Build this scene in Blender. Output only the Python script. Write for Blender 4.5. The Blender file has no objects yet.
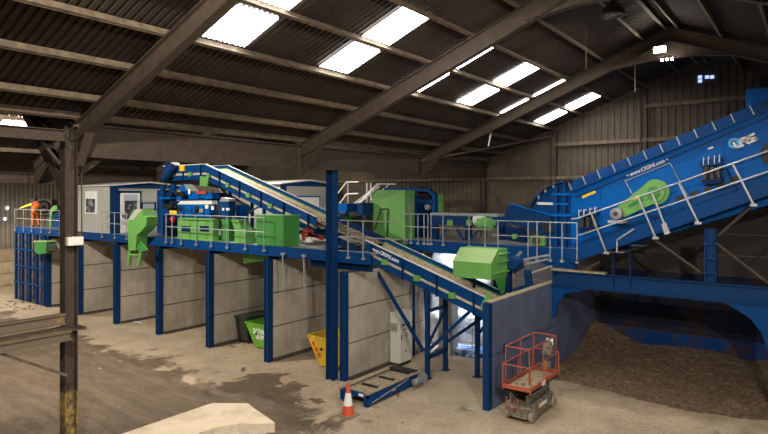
import bpy, bmesh, math, random
from mathutils import Vector, Matrix, Euler
random.seed(7)
C = bpy.context.scene.collection
PI = math.pi
# ---------------------------------------------------------------- camera geometry
F, H = 584.0, 6.4
S_, C_ = 0.5976, 0.8018
def ray(px, py):
    a = (px-384)/F
    return (C_*a-S_, S_*a+C_, -(py-195)/F)
def atY(px, py, Y):
    d = ray(px, py); t = Y/d[1]; return Vector((d[0]*t, Y, H+d[2]*t))
def atX(px, py, X):
    d = ray(px, py); t = X/d[0]; return Vector((X, d[1]*t, H+d[2]*t))

# ---------------------------------------------------------------- materials
M = {}
def lin(c):
    return tuple((x/12.92 if x <= .04045 else ((x+.055)/1.055)**2.4) for x in c)
def rgb(r, g, b): return lin((r/255, g/255, b/255))
def mat(name, col, rough=.6, metal=0., col2=None, scale=3., lo=.45, hi=.7, detail=6, bump=0., bscale=40., emit=None, es=0., coat=0.):
    m = bpy.data.materials.new(name); m.use_nodes = True
    nt = m.node_tree; b = nt.nodes['Principled BSDF']
    b.inputs['Roughness'].default_value = rough; b.inputs['Metallic'].default_value = metal
    b.inputs['Base Color'].default_value = (*col, 1)
    tc = nt.nodes.new('ShaderNodeTexCoord')
    if col2 is not None:
        n = nt.nodes.new('ShaderNodeTexNoise'); n.inputs['Scale'].default_value = scale; n.inputs['Detail'].default_value = detail
        n.inputs['Roughness'].default_value = .65
        nt.links.new(tc.outputs['Object'], n.inputs['Vector'])
        r = nt.nodes.new('ShaderNodeValToRGB')
        r.color_ramp.elements[0].position = lo; r.color_ramp.elements[0].color = (*col, 1)
        r.color_ramp.elements[1].position = hi; r.color_ramp.elements[1].color = (*col2, 1)
        nt.links.new(n.outputs['Fac'], r.inputs['Fac']); nt.links.new(r.outputs['Color'], b.inputs['Base Color'])
    if bump:
        n2 = nt.nodes.new('ShaderNodeTexNoise'); n2.inputs['Scale'].default_value = bscale; n2.inputs['Detail'].default_value = 5
        nt.links.new(tc.outputs['Object'], n2.inputs['Vector'])
        bp = nt.nodes.new('ShaderNodeBump'); bp.inputs['Strength'].default_value = bump; bp.inputs['Distance'].default_value = .05
        nt.links.new(n2.outputs['Fac'], bp.inputs['Height']); nt.links.new(bp.outputs['Normal'], b.inputs['Normal'])
    if emit is not None:
        b.inputs['Emission Color'].default_value = (*emit, 1); b.inputs['Emission Strength'].default_value = es
    if name.startswith('blue'): b.inputs['Specular IOR Level'].default_value = .12
    M[name] = m; return m
mat('blue', rgb(12, 64, 122), .42, .1, rgb(10, 62, 112), 1.6, .5, .8)
mat('blue_post', rgb(18, 54, 100), .48, .1, rgb(24, 58, 98), 2.5, .5, .8)
mat('blue_dark', rgb(8, 40, 84), .5, .1, rgb(24, 42, 66), 2.5, .5, .8)
mat('blue_bright', rgb(0, 90, 172), .42, 0, rgb(0, 78, 150), 1.3, .5, .8)
mat('blue_dusty', rgb(46, 66, 104), .8, 0, rgb(112, 102, 92), 3.5, .42, .6)
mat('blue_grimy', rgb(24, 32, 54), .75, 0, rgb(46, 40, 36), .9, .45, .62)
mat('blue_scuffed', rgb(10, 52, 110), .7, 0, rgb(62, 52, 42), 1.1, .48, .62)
mat('barrier', rgb(112, 98, 80), .75, .1, rgb(150, 128, 70), 1.6, .58, .66)
mat('green', rgb(102, 160, 80), .45, 0, rgb(96, 154, 76), 2, .5, .8)
mat('green_dark', rgb(60, 134, 58), .48, 0, rgb(54, 116, 52), 2, .5, .8)
mat('green_pale', rgb(150, 178, 118), .7, 0, rgb(112, 168, 92), 3, .55, .8)  # paler green; on the feed hood it stands in for light
mat('galv', rgb(176, 178, 180), .45, .55, rgb(150, 150, 148), 8)
mat('white_steel', rgb(222, 222, 218), .45, .1)
mat('steel_brown', rgb(76, 65, 55), .65, .1, rgb(60, 50, 42), 4, .4, .7, bump=.1)
mat('purlin', rgb(112, 98, 80), .7, .1, rgb(76, 64, 52), 5, .4, .7, bump=.1)
mat('roof', rgb(62, 51, 42), .8, .0, rgb(38, 31, 26), .9, .35, .75)
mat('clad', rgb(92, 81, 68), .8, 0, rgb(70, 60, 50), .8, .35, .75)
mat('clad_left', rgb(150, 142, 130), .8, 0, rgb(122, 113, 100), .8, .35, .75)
mat('skylight', (1, 1, 1), .6, 0, emit=(1, .99, .97), es=9)
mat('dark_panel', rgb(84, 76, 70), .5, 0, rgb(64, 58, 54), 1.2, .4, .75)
mat('cream_panel', rgb(172, 172, 166), .5)
mat('white', rgb(235, 235, 232), .4)
mat('glass_dark', rgb(70, 74, 80), .12, 0, rgb(150, 152, 160), 3, .5, .6)
mat('glass_pale', rgb(190, 198, 212), .15)
mat('black', rgb(26, 26, 28), .55)
mat('rubber', rgb(48, 46, 44), .8)
mat('belt_pale', rgb(196, 182, 152), .85, 0, rgb(150, 134, 106), 5)
mat('belt', rgb(170, 154, 126), .85, 0, rgb(124, 108, 86), 9, .45, .65, bump=.4)
mat('debris', rgb(168, 158, 140), .9, 0, rgb(70, 60, 50), 14, .45, .55, bump=1, bscale=18)
mat('yellow', rgb(240, 196, 40), .5, 0, rgb(180, 150, 60), 6, .5, .75)
mat('yellow_worn', rgb(168, 140, 66), .7, 0, rgb(92, 80, 66), 5, .4, .55)
mat('orange', rgb(232, 108, 30), .7)
mat('red', rgb(200, 40, 30), .6)
mat('red_cage', rgb(176, 84, 60), .7, .1, rgb(140, 88, 68), 8, .45, .65)
mat('lift_grey', rgb(150, 140, 124), .75, .1, rgb(90, 82, 72), 9, .4, .65)
mat('tyre', rgb(150, 142, 128), .9)
mat('cone', rgb(214, 82, 52), .6, 0, rgb(160, 84, 66), 9, .5, .75)
mat('cone_base', rgb(140, 128, 110), .9)
mat('hivis', rgb(214, 232, 60), .7)
mat('skin', rgb(190, 130, 105), .6)
mat('hair', rgb(35, 28, 24), .8)
mat('skip_green', rgb(104, 168, 48), .5, 0, rgb(84, 136, 44), 3, .5, .75)
mat('skip_yellow', rgb(206, 172, 36), .5, 0, rgb(150, 136, 44), 3, .5, .75)
mat('bin', rgb(42, 48, 44), .6)
mat('cabinet', rgb(206, 206, 196), .45)
mat('logo_cyan', rgb(60, 170, 230), .4)
mat('bag_white', rgb(232, 234, 240), .75, 0, rgb(200, 205, 220), 4, .4, .6, bump=.8, bscale=6)
mat('bag_blue', rgb(60, 110, 200), .6, 0, rgb(200, 215, 235), 4, .45, .6, bump=.8, bscale=6)
mat('lamp_lit', (1, 1, 1), .5, emit=(1, .93, .78), es=60)
mat('lamp_lens', rgb(205, 200, 185), .4)
mat('leak', (1, 1, 1), .5, emit=(.75, .82, 1), es=2.2)
mat('leak_blue', (1, 1, 1), .5, emit=(.35, .45, 1), es=1.5)
mat('weathered', rgb(152, 140, 122), .9, 0, rgb(130, 117, 98), 2.5, .45, .7, bump=.25, bscale=14)
mat('broken', rgb(150, 146, 138), .95, 0, rgb(96, 92, 86), 14, .4, .6, bump=1.2, bscale=20)
mat('lego', rgb(186, 168, 142), .9, 0, rgb(160, 142, 116), 2.5, bump=.2, bscale=12)
mat('rust_red', rgb(170, 60, 44), .7)
mat('spring', rgb(80, 78, 80), .5, .5)
mat('motor_grey', rgb(140, 142, 146), .5, .3)
mat('ring_dark', rgb(60, 62, 66), .6)

def concrete_wall_mat(name, c1, c2, c3):
    m = bpy.data.materials.new(name); m.use_nodes = True; nt = m.node_tree; b = nt.nodes['Principled BSDF']
    b.inputs['Roughness'].default_value = .85
    tc = nt.nodes.new('ShaderNodeTexCoord')
    n = nt.nodes.new('ShaderNodeTexNoise'); n.inputs['Scale'].default_value = 1.3; n.inputs['Detail'].default_value = 7; n.inputs['Roughness'].default_value = .6
    nt.links.new(tc.outputs['Object'], n.inputs['Vector'])
    r = nt.nodes.new('ShaderNodeValToRGB')
    r.color_ramp.elements[0].position = .35; r.color_ramp.elements[0].color = (*c1, 1)
    r.color_ramp.elements[1].position = .7; r.color_ramp.elements[1].color = (*c2, 1)
    nt.links.new(n.outputs['Fac'], r.inputs['Fac'])
    mp = nt.nodes.new('ShaderNodeMapping'); mp.inputs['Scale'].default_value = (6, 6, .35)
    nt.links.new(tc.outputs['Object'], mp.inputs['Vector'])
    n2 = nt.nodes.new('ShaderNodeTexNoise'); n2.inputs['Scale'].default_value = 1; n2.inputs['Detail'].default_value = 5
    nt.links.new(mp.outputs['Vector'], n2.inputs['Vector'])
    r2 = nt.nodes.new('ShaderNodeValToRGB'); r2.color_ramp.elements[0].position = .55; r2.color_ramp.elements[1].position = .8
    r2.color_ramp.elements[0].color = (0, 0, 0, 1); r2.color_ramp.elements[1].color = (.6, .6, .6, 1)
    nt.links.new(n2.outputs['Fac'], r2.inputs['Fac'])
    mx = nt.nodes.new('ShaderNodeMix'); mx.data_type = 'RGBA'
    nt.links.new(r2.outputs['Color'], mx.inputs['Factor']); nt.links.new(r.outputs['Color'], mx.inputs['A']); mx.inputs['B'].default_value = (*c3, 1)
    nt.links.new(mx.outputs['Result'], b.inputs['Base Color'])
    M[name] = m
concrete_wall_mat('concrete', rgb(180, 172, 158), rgb(156, 148, 134), rgb(114, 102, 86))
concrete_wall_mat('concrete_blue', rgb(92, 104, 138), rgb(76, 84, 108), rgb(96, 88, 82))  # blue tint puts the bluish light on the push wall into its colour
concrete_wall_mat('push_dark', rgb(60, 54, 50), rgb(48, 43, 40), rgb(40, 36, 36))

def floor_mat():
    m = bpy.data.materials.new('floor_concrete'); m.use_nodes = True; nt = m.node_tree; N = nt.nodes; L = nt.links; b = N['Principled BSDF']
    tc = N.new('ShaderNodeTexCoord'); sep = N.new('ShaderNodeSeparateXYZ')
    def noise(scale, detail=6, rough=.6, dist=0, vec=None):
        n = N.new('ShaderNodeTexNoise'); n.inputs['Scale'].default_value = scale; n.inputs['Detail'].default_value = detail
        n.inputs['Roughness'].default_value = rough; n.inputs['Distortion'].default_value = dist
        L.new(vec or tc.outputs['Object'], n.inputs['Vector']); return n.outputs['Fac']
    def math_(op, a, b_=None, c=None):
        n = N.new('ShaderNodeMath'); n.operation = op
        for i, v in enumerate((a, b_, c)):
            if v is None: continue
            if isinstance(v, (int, float)): n.inputs[i].default_value = v
            else: L.new(v, n.inputs[i])
        return n.outputs[0]
    def ramp(f, p0, p1):
        n = N.new('ShaderNodeMapRange'); n.inputs['From Min'].default_value = p0; n.inputs['From Max'].default_value = p1
        L.new(f, n.inputs['Value']); return n.outputs['Result']
    def mix(f, a, b_):
        n = N.new('ShaderNodeMix'); n.data_type = 'RGBA'
        if isinstance(f, (int, float)): n.inputs['Factor'].default_value = f
        else: L.new(f, n.inputs['Factor'])
        for k, v in (('A', a), ('B', b_)):
            if isinstance(v, tuple): n.inputs[k].default_value = (*v, 1)
            else: L.new(v, n.inputs[k])
        return n.outputs['Result']
    L.new(tc.outputs['Object'], sep.inputs[0]); X = sep.outputs[0]; Y = sep.outputs[1]
    big = noise(.22, 5, .6, .6); mid = noise(.8, 7, .7, .4); fine = noise(9, 6, .7)
    base = mix(ramp(mid, .35, .7), rgb(190, 172, 146), rgb(160, 142, 118))
    base = mix(ramp(fine, .5, .75), base, rgb(136, 120, 100))
    # the muddy traffic lane in front of the bays
    nb = math_('MULTIPLY_ADD', big, 5.0, -2.5); nm = math_('MULTIPLY_ADD', mid, 5.5, -2.75)
    e = math_('SUBTRACT', 12.9, Y); e = math_('ADD', e, nb); e = math_('ADD', e, nm)
    a = ramp(e, -.15, .35)
    ex = math_('SUBTRACT', -10.6, X); ex = math_('ADD', ex, nm); a2 = ramp(ex, -.2, .3)
    mud = math_('MULTIPLY', a, a2)
    streak_map = N.new('ShaderNodeMapping'); streak_map.inputs['Rotation'].default_value = (0, 0, .5); streak_map.inputs['Scale'].default_value = (.5, 2.4, 1)
    L.new(tc.outputs['Object'], streak_map.inputs['Vector'])
    st = noise(1.1, 8, .72, .5, streak_map.outputs['Vector'])
    mudc = mix(ramp(st, .42, .66), rgb(94, 78, 62), rgb(124, 106, 86))
    mudc = mix(ramp(fine, .52, .72), mudc, rgb(68, 55, 43))
    base = mix(math_('MULTIPLY', mud, .95), base, mudc)
    # wet stain
    dx = math_('ADD', X, 14.6); dy = math_('SUBTRACT', Y, 13.3)
    d = math_('ADD', math_('MULTIPLY', math_('MULTIPLY', dx, dx), .35), math_('MULTIPLY', math_('MULTIPLY', dy, dy), .55))
    d = math_('ADD', math_('SUBTRACT', d, .75), math_('MULTIPLY', nm, 2.6))
    wet = ramp(d, .25, -.05)
    base = mix(math_('MULTIPLY', wet, .85), base, rgb(84, 68, 52))
    # scattered dark stains
    sp = ramp(noise(.55, 6, .65, 1.2), .63, .69)
    base = mix(math_('MULTIPLY', sp, .6), base, rgb(104, 84, 64))
    # speckle of fines on the right, by the heap
    vor = N.new('ShaderNodeTexVoronoi'); vor.inputs['Scale'].default_value = 9; L.new(tc.outputs['Object'], vor.inputs['Vector'])
    k = math_('MULTIPLY', ramp(vor.outputs['Distance'], .26, .12), ramp(math_('ADD', noise(1.0), math_('MULTIPLY', math_('ADD', X, 7.0), .05)), .52, .64))
    base = mix(math_('MULTIPLY', k, .6), base, rgb(86, 70, 54))
    # fines trodden out in front of the heap
    gy = math_('ADD', math_('SUBTRACT', Y, 18.0), math_('MULTIPLY', nm, .7)); gx = ramp(X, -7.9, -6.6)
    gy = math_('SUBTRACT', gy, math_('MULTIPLY', math_('ADD', X, 6.0), .12))
    gm = math_('MULTIPLY', ramp(gy, -.3, 2.0), gx)
    grain = ramp(noise(7, 9, .85), .42, .58)
    base = mix(math_('MULTIPLY', gm, .95), base, mix(grain, rgb(84, 68, 50), rgb(150, 126, 98)))
    L.new(base, b.inputs['Base Color'])
    rr = N.new('ShaderNodeMapRange'); rr.inputs['To Min'].default_value = .8; rr.inputs['To Max'].default_value = .45; L.new(wet, rr.inputs['Value'])
    L.new(rr.outputs['Result'], b.inputs['Roughness'])
    bp = N.new('ShaderNodeBump'); bp.inputs['Strength'].default_value = .35; bp.inputs['Distance'].default_value = .04
    L.new(fine, bp.inputs['Height']); L.new(bp.outputs['Normal'], b.inputs['Normal'])
    M['floor'] = m
floor_mat()
def heap_mat():
    m = bpy.data.materials.new('heap_fines'); m.use_nodes = True; nt = m.node_tree; N = nt.nodes; L = nt.links; b = N['Principled BSDF']
    b.inputs['Roughness'].default_value = .95
    tc = N.new('ShaderNodeTexCoord')
    v = N.new('ShaderNodeTexVoronoi'); v.inputs['Scale'].default_value = 11; L.new(tc.outputs['Object'], v.inputs['Vector'])
    n = N.new('ShaderNodeTexNoise'); n.inputs['Scale'].default_value = 9; n.inputs['Detail'].default_value = 10; n.inputs['Roughness'].default_value = .92
    L.new(tc.outputs['Object'], n.inputs['Vector'])
    r = N.new('ShaderNodeValToRGB'); e = r.color_ramp.elements
    e[0].position = .36; e[0].color = (*rgb(48, 37, 27), 1); e[1].position = .56; e[1].color = (*rgb(146, 120, 92), 1)
    x = e.new(.66); x.color = (*rgb(190, 165, 130), 1)
    L.new(n.outputs['Fac'], r.inputs['Fac'])
    hs = N.new('ShaderNodeMix'); hs.data_type = 'RGBA'; hs.blend_type = 'MULTIPLY'; hs.inputs['Factor'].default_value = .5
    L.new(r.outputs['Color'], hs.inputs['A']); sp_ = N.new('ShaderNodeSeparateColor'); L.new(v.outputs['Color'], sp_.inputs[0]); L.new(sp_.outputs[0], hs.inputs['B'])
    L.new(hs.outputs['Result'], b.inputs['Base Color'])
    bp = N.new('ShaderNodeBump'); bp.inputs['Strength'].default_value = 1; bp.inputs['Distance'].default_value = .08
    L.new(n.outputs['Fac'], bp.inputs['Height']); L.new(bp.outputs['Normal'], b.inputs['Normal'])
    M['heap'] = m
heap_mat()

# ---------------------------------------------------------------- helpers
BASE = {}
def base_of(o):
    while o is not None and o.name not in BASE and o.parent: o = o.parent
    return BASE.get(o.name, Vector((0, 0, 0))) if o else Vector((0, 0, 0))
class MB:
    def __init__(s): s.bm = bmesh.new()
    def verts_faces(s, vs, fs):
        v = [s.bm.verts.new(p) for p in vs]
        for f in fs:
            try: s.bm.faces.new([v[i] for i in f])
            except ValueError: pass
        return v
    def box(s, a, b):
        x0, y0, z0 = a; x1, y1, z1 = b
        s.verts_faces([(x0,y0,z0),(x1,y0,z0),(x1,y1,z0),(x0,y1,z0),(x0,y0,z1),(x1,y0,z1),(x1,y1,z1),(x0,y1,z1)],
                      [(0,3,2,1),(4,5,6,7),(0,1,5,4),(1,2,6,5),(2,3,7,6),(3,0,4,7)]); return s
    def beam(s, p, q, w, h=None, up=(0, 0, 1)):
        """rectangular bar from p to q: w sideways, h along up"""
        h = h or w; p = Vector(p); q = Vector(q); d = (q-p).normalized(); up = Vector(up)
        if abs(d.dot(up)) > .98: up = Vector((0, 1, 0))
        sd = d.cross(up).normalized(); u = sd.cross(d).normalized()
        vs = []
        for c in (p, q):
            for a, b in ((-1,-1),(1,-1),(1,1),(-1,1)): vs.append(c+sd*(a*w/2)+u*(b*h/2))
        s.verts_faces(vs, [(0,1,2,3),(7,6,5,4),(0,4,5,1),(1,5,6,2),(2,6,7,3),(3,7,4,0)]); return s
    def ibeam(s, p, q, w, h, t=.03, up=(0, 0, 1)):
        p = Vector(p); q = Vector(q); d = (q-p).normalized(); upv = Vector(up)
        if abs(d.dot(upv)) > .98: upv = Vector((0, 1, 0))
        sd = d.cross(upv).normalized(); u = sd.cross(d).normalized()
        s.beam(p, q, t*.8, h-2*t, up=upv)
        s.beam(p+u*(h/2-t/2), q+u*(h/2-t/2), w, t, up=upv); s.beam(p-u*(h/2-t/2), q-u*(h/2-t/2), w, t, up=upv); return s
    def tube(s, p, q, r, n=10, r2=None):
        p = Vector(p); q = Vector(q); d = (q-p).normalized(); r2 = r if r2 is None else r2
        a = d.orthogonal().normalized(); b = d.cross(a)
        R0 = []; R1 = []
        for i in range(n):
            t = 2*PI*i/n; o = a*math.cos(t)+b*math.sin(t)
            R0.append(s.bm.verts.new(p+o*r)); R1.append(s.bm.verts.new(q+o*r2))
        for i in range(n):
            j = (i+1) % n; s.bm.faces.new((R0[i], R0[j], R1[j], R1[i]))
        s.bm.faces.new(R0[::-1]); s.bm.faces.new(R1); return s
    def path(s, pts, r, n=8):
        for a, b in zip(pts[:-1], pts[1:]): s.tube(a, b, r, n)
        return s
    def prism(s, pts, vec):
        """polygon extruded by vec"""
        pts = [Vector(p) for p in pts]; vec = Vector(vec); n = len(pts)
        s.verts_faces(pts+[p+vec for p in pts], [tuple(range(n))[::-1], tuple(range(n, 2*n))]+[(i, (i+1) % n, n+(i+1) % n, n+i) for i in range(n)]); return s
    def pxprism(s, px, Y, dY, raw=False):
        xs = [p[0] for p in px]; x0, x1 = min(xs), max(xs); q = atY(x1, 200, Y); f = q.x*-S_+Y*C_
        sh = F*(S_*dY-(x1-384)/F*C_*dY)/f
        if not raw and .2 < dY <= 1.2 and x1-x0 > 1.6*sh and sh > 0:
            k = (x1-x0-sh)/(x1-x0); px = [(x0+(x-x0)*k, y) for x, y in px]
        return s.prism([atY(x, y, Y) for x, y in px], (0, dY, 0))
    def pybox(s, x0, y0, x1, y1, Y, dY, raw=False):
        q = atY(x1, 200, Y); f = q.x*-S_+Y*C_; sh = F*(S_*dY-(x1-384)/F*C_*dY)/f
        if not raw and .2 < dY <= 1.2 and sh > 0:
            x1 = max(x1-sh, x0+(x1-x0)*.4)
        """upright box whose front face spans those two points seen at depth Y"""
        a = atY(x0, y1, Y); b = atY(x1, y1, Y); c = atY((x0+x1)/2, y0, Y); d = atY((x0+x1)/2, y1, Y)
        return s.box((a.x, Y, d.z), (b.x, Y+dY, c.z))
    def lathe(s, c, prof, n=20, axis='Z', cap=True):
        c = Vector(c); rings = []
        for r, z in prof:
            ring = []
            for i in range(n):
                t = 2*PI*i/n
                if axis == 'Z': p = Vector((r*math.cos(t), r*math.sin(t), z))
                elif axis == 'X': p = Vector((z, r*math.cos(t), r*math.sin(t)))
                else: p = Vector((r*math.sin(t), z, r*math.cos(t)))
                ring.append(s.bm.verts.new(c+p))
            rings.append(ring)
        for A, B in zip(rings[:-1], rings[1:]):
            for i in range(n): s.bm.faces.new((A[i], A[(i+1) % n], B[(i+1) % n], B[i]))
        if cap: s.bm.faces.new(rings[0][::-1]); s.bm.faces.new(rings[-1])
        return s
    def build(s, name, m, parent=None, bevel=0., smooth=False):
        bmesh.ops.recalc_face_normals(s.bm, faces=s.bm.faces[:])
        if bevel:
            try: bmesh.ops.bevel(s.bm, geom=s.bm.edges[:], offset=bevel, segments=2, affect='EDGES', clamp_overlap=True)
            except Exception: pass
        off = base_of(parent) if parent else Vector((0, 0, 0))
        if off.length: bmesh.ops.translate(s.bm, verts=s.bm.verts[:], vec=-off)
        me = bpy.data.meshes.new(name); s.bm.to_mesh(me); s.bm.free()
        if smooth:
            for p in me.polygons: p.use_smooth = True
        me.materials.append(M[m]); o = bpy.data.objects.new(name, me); C.objects.link(o)
        if parent: o.parent = parent
        return o
def thing(name, label, cat, loc=(0, 0, 0), group=None):
    o = bpy.data.objects.new(name, None); C.objects.link(o); o.location = loc; o.empty_display_size = .2
    o['label'] = label; o['category'] = cat
    if group: o['group'] = group
    BASE[o.name] = Vector(loc); return o
def tag(o, label, cat, group=None, kind=None):
    """a thing that is one mesh: set its origin at its base"""
    me = o.data; xs = [v.co for v in me.vertices]
    lo = Vector((min(v.x for v in xs), min(v.y for v in xs), min(v.z for v in xs))); hi = Vector((max(v.x for v in xs), max(v.y for v in xs), max(v.z for v in xs)))
    c = Vector(((lo.x+hi.x)/2, (lo.y+hi.y)/2, lo.z))
    me.transform(Matrix.Translation(-c)); o.location = c; BASE[o.name] = c
    o['label'] = label; o['category'] = cat
    if group: o['group'] = group
    if kind: o['kind'] = kind
    return o
def struct(o): o['kind'] = 'structure'; return o
def copy_tree(o, parent=None):
    c = o.copy(); C.objects.link(c)
    if parent: c.parent = parent
    for ch in [x for x in o.children]: copy_tree(ch, c)
    return c
def text(parent, body, origin, xdir, ydir, width, mname, name='lettering', depth=.01, shear=0.):
    cu = bpy.data.curves.new('t', 'FONT'); cu.body = body; cu.extrude = .02; cu.shear = shear; cu.offset = .02
    o = bpy.data.objects.new('t', cu); C.objects.link(o)
    dg = bpy.context.evaluated_depsgraph_get(); me = bpy.data.meshes.new_from_object(o.evaluated_get(dg)); bpy.data.objects.remove(o); bpy.data.curves.remove(cu)
    xs = [v.co.x for v in me.vertices]; w = max(xs)-min(xs); k = width/w
    xd = Vector(xdir).normalized(); yd = Vector(ydir).normalized(); zd = xd.cross(yd)
    off = base_of(parent)
    for v in me.vertices:
        v.co = Vector(origin)+xd*((v.co.x-min(xs))*k)+yd*(v.co.y*k)+zd*(v.co.z/.02*depth) - off
    me.materials.clear(); me.materials.append(M[mname]); me.name = name
    ob = bpy.data.objects.new(name, me); C.objects.link(ob); ob.parent = parent; return ob

# ---------------------------------------------------------------- the setting
MB().box((-62, -12, -.3), (14, 27.5, 0)).build('floor', 'floor')['kind'] = 'structure'
YG = 26.5                              # gable wall
VX, RX, EX = -13.3, -3.8, 5.7          # valley, ridge, right eave of the main span
V2, R2 = -32.5, -22.9
SL = .395
def zrb(X):                            # underside of the rafters
    if X > RX: return 11.29-SL*(X-RX)
    if X > VX: return 8.05+SL*(X+12)
    if X > R2: return 7.54+.395*(VX-X)
    if X > V2: return 7.54+.395*(X-V2)
    return 7.54-.02*(V2-X)
RD = .42; PD = .2
def roof_sheet(name, x0, x1, y0=-9, y1=YG, pitch=.16, lift=0, mname='roof'):
    b = MB(); prof = []
    y = y0; d = .045
    while y < y1:
        for t, zz in ((0, 0), (.55, 0), (.65, d), (.9, d)):
            if y+t*pitch < y1: prof.append((y+t*pitch, zz))
        y += pitch
    prof.append((y1, 0))
    top = [(x0, zrb(x0+1e-4 if x0 < x1 else x0-1e-4)+RD+PD+lift), (x1, zrb(x1-1e-4 if x0 < x1 else x1+1e-4)+RD+PD+lift)]
    A = [b.bm.verts.new((top[0][0], y, top[0][1]+z)) for y, z in prof]; B = [b.bm.verts.new((top[1][0], y, top[1][1]+z)) for y, z in prof]
    for i in range(len(prof)-1): b.bm.faces.new((A[i], A[i+1], B[i+1], B[i]))
    return b.build(name, mname)
cl = None
for (a, c_) in ((VX-.05, RX), (RX, EX), (R2, VX-.05), (V2, R2), (-47.3, V2)):
    struct(roof_sheet('ceiling', a, c_))
# skylight panels
sk = []
for y0 in (7.08, 10.45, 13.83, 17.15, 20.45, 23.8):
    for x0, x1 in ((-9.75, -8.7), (-8.42, -7.26)):
        sk.append((x0, x1, y0, y0+1.06))
sk += [(-29.3, -28.2, 10.5, 11.6), (-19.0, -17.8, 8.5, 9.6), (-19, -17.8, 15.2, 16.3)]
for i, (x0, x1, y0, y1) in enumerate(sk):
    o = roof_sheet('window_%d' % (i+1), x0, x1, y0, y1, .13, -.03, 'skylight'); struct(o)
# purlins (zed sections)
tn = [0]
def trim(b, mname='purlin'):
    tn[0] += 1; return struct(b.build('trim_%d' % tn[0], mname))
for X in (-13.05, -12.28, -11.0, -9.78, -8.4, -7.1, -5.85, -4.6, -3.95, -3.6, -2.4, -1.1, .2, 1.5, 2.8, 4.1, 5.4):
    z = zrb(X)+RD; s = 1 if X < RX else -1
    an = math.atan(SL)*s; ux = Vector((math.cos(an), 0, math.sin(an))); un = Vector((-math.sin(an), 0, math.cos(an)))
    b = MB(); p = Vector((X, -9, z)); q = Vector((X, YG-.1, z))
    b.beam(p+un*.09, q+un*.09, .012, .18, up=un); b.beam(p+un*.01+ux*.035, q+un*.01+ux*.035, .07, .012, up=un); b.beam(p+un*.175-ux*.035, q+un*.175-ux*.035, .07, .012, up=un)
    trim(b)
for X in (-14.6, -16.2, -17.8, -19.4, -21, -22.5, -23.4, -25, -26.6, -28.2, -29.8, -31.2, -33.4, -36, -38.6, -41.2, -43.8, -46):
    z = zrb(X)+RD; b = MB(); b.box((X-.04, -9, z), (X+.04, YG-.1, z+.19)); trim(b)
# gable wall: profiled cladding
def clad(name, pts, horiz, mname, pitch=.3):
    pass
def gable():
    b = MB(); x = -47.3; pit = .27; d = .045
    prof = []
    while x < EX+2:
        for t, dd in ((0, 0), (.5, 0), (.6, d), (.9, d)): prof.append((x+t*pit, dd))
        x += pit
    A = []; B = []
    for X, dd in prof:
        zt = zrb(min(max(X, -47.2), EX))+RD+PD+.05
        A.append(b.bm.verts.new((X, YG+dd, 0))); B.append(b.bm.verts.new((X, YG+dd, zt)))
    for i in range(len(prof)-1): b.bm.faces.new((A[i], A[i+1], B[i+1], B[i]))
    return b.build('wall_back', 'clad')
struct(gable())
b = MB(); y = -9; A = []; B = []
while y < YG:
    for t, dd in ((0, 0), (.5, 0), (.6, .045), (.9, .045)):
        A.append(b.bm.verts.new((-47.3-dd, y+t*.3, 0))); B.append(b.bm.verts.new((-47.3-dd, y+t*.3, 7.9)))
    y += .3
for i in range(len(A)-1): b.bm.faces.new((A[i], A[i+1], B[i+1], B[i]))
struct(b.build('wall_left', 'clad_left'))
# sheeting rails on the gable wall
for (xa, xb, z) in ((-46.9, EX, 7.2), (-9.8, EX, 8.72), (-5.9, EX-1.5, 10.15)):
    if z > 11: continue
    b = MB(); b.box((xa, YG-.22, z-.08), (xb, YG-.12, z+.08)); trim(b)
# dark lower concrete wall of the fines bay
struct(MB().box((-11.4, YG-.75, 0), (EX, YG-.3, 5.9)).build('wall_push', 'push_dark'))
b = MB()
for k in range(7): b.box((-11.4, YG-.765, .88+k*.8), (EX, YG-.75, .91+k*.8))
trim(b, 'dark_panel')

# ---------------------------------------------------------------- portal frames
FY = [-.3, 6.35, 13.3, 20.25]
for i, Y in enumerate(FY):
    wh = ['', 'nearest in the photo', 'middle one', 'farthest one, over the big inclined screen'][i]
    if i == 0: continue
    t = thing('roof_rafter', 'brown steel roof rafter frame rising to the ridge, %s' % wh, 'rafter', (RX, Y, zrb(RX)))
    hh = RD
    dp = [0, 0, .08, .02][i]
    for nm, xa, xb in (('rafter_beam', VX+.15, RX), ('rafter_beam', EX, RX)):
        b = MB(); da, db = zrb(xa), zrb(RX)-dp
        b.prism([(xa, Y-.01, da), (xb, Y-.01, db), (xb, Y-.01, zrb(xb)+hh), (xa, Y-.01, zrb(xa)+hh)], (0, .02, 0))
        b.beam((xa, Y, da), (xb, Y, db), .2, .025); b.beam((xa, Y, zrb(xa)+hh-.012), (xb, Y, zrb(xb)+hh-.012), .2, .022); b.build(nm, 'steel_brown', t)
    # haunches: at the ridge, and at the valley
    b = MB(); b.prism([(-5.6, Y-.01, zrb(-5.6)), (RX-.6, Y-.01, zrb(RX-.6)-.32), (RX+.6, Y-.01, zrb(RX+.6)-.32), (-2.0, Y-.01, zrb(-2.0)), (RX, Y-.01, zrb(RX))], (0, .02, 0))
    for p, q in (((-5.6, zrb(-5.6)), (RX-.6, zrb(RX-.6)-.32)), ((RX-.6, zrb(RX-.6)-.32), (RX+.6, zrb(RX+.6)-.32)), ((RX+.6, zrb(RX+.6)-.32), (-2.0, zrb(-2)))):
        b.beam((p[0], Y, p[1]), (q[0], Y, q[1]), .2, .02)
    b.build('ridge_haunch', 'steel_brown', t)
    b = MB(); hx = VX+(.6 if i == 1 else 1.0); b.prism([(VX+.15, Y-.012, 7.05), (hx, Y-.012, zrb(hx)), (VX+.15, Y-.012, zrb(VX+.15))], (0, .024, 0)); b.beam((VX+.15, Y, 7.05), (hx, Y, zrb(hx)), .2, .02); b.build('valley_haunch', 'steel_brown', t)
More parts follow.
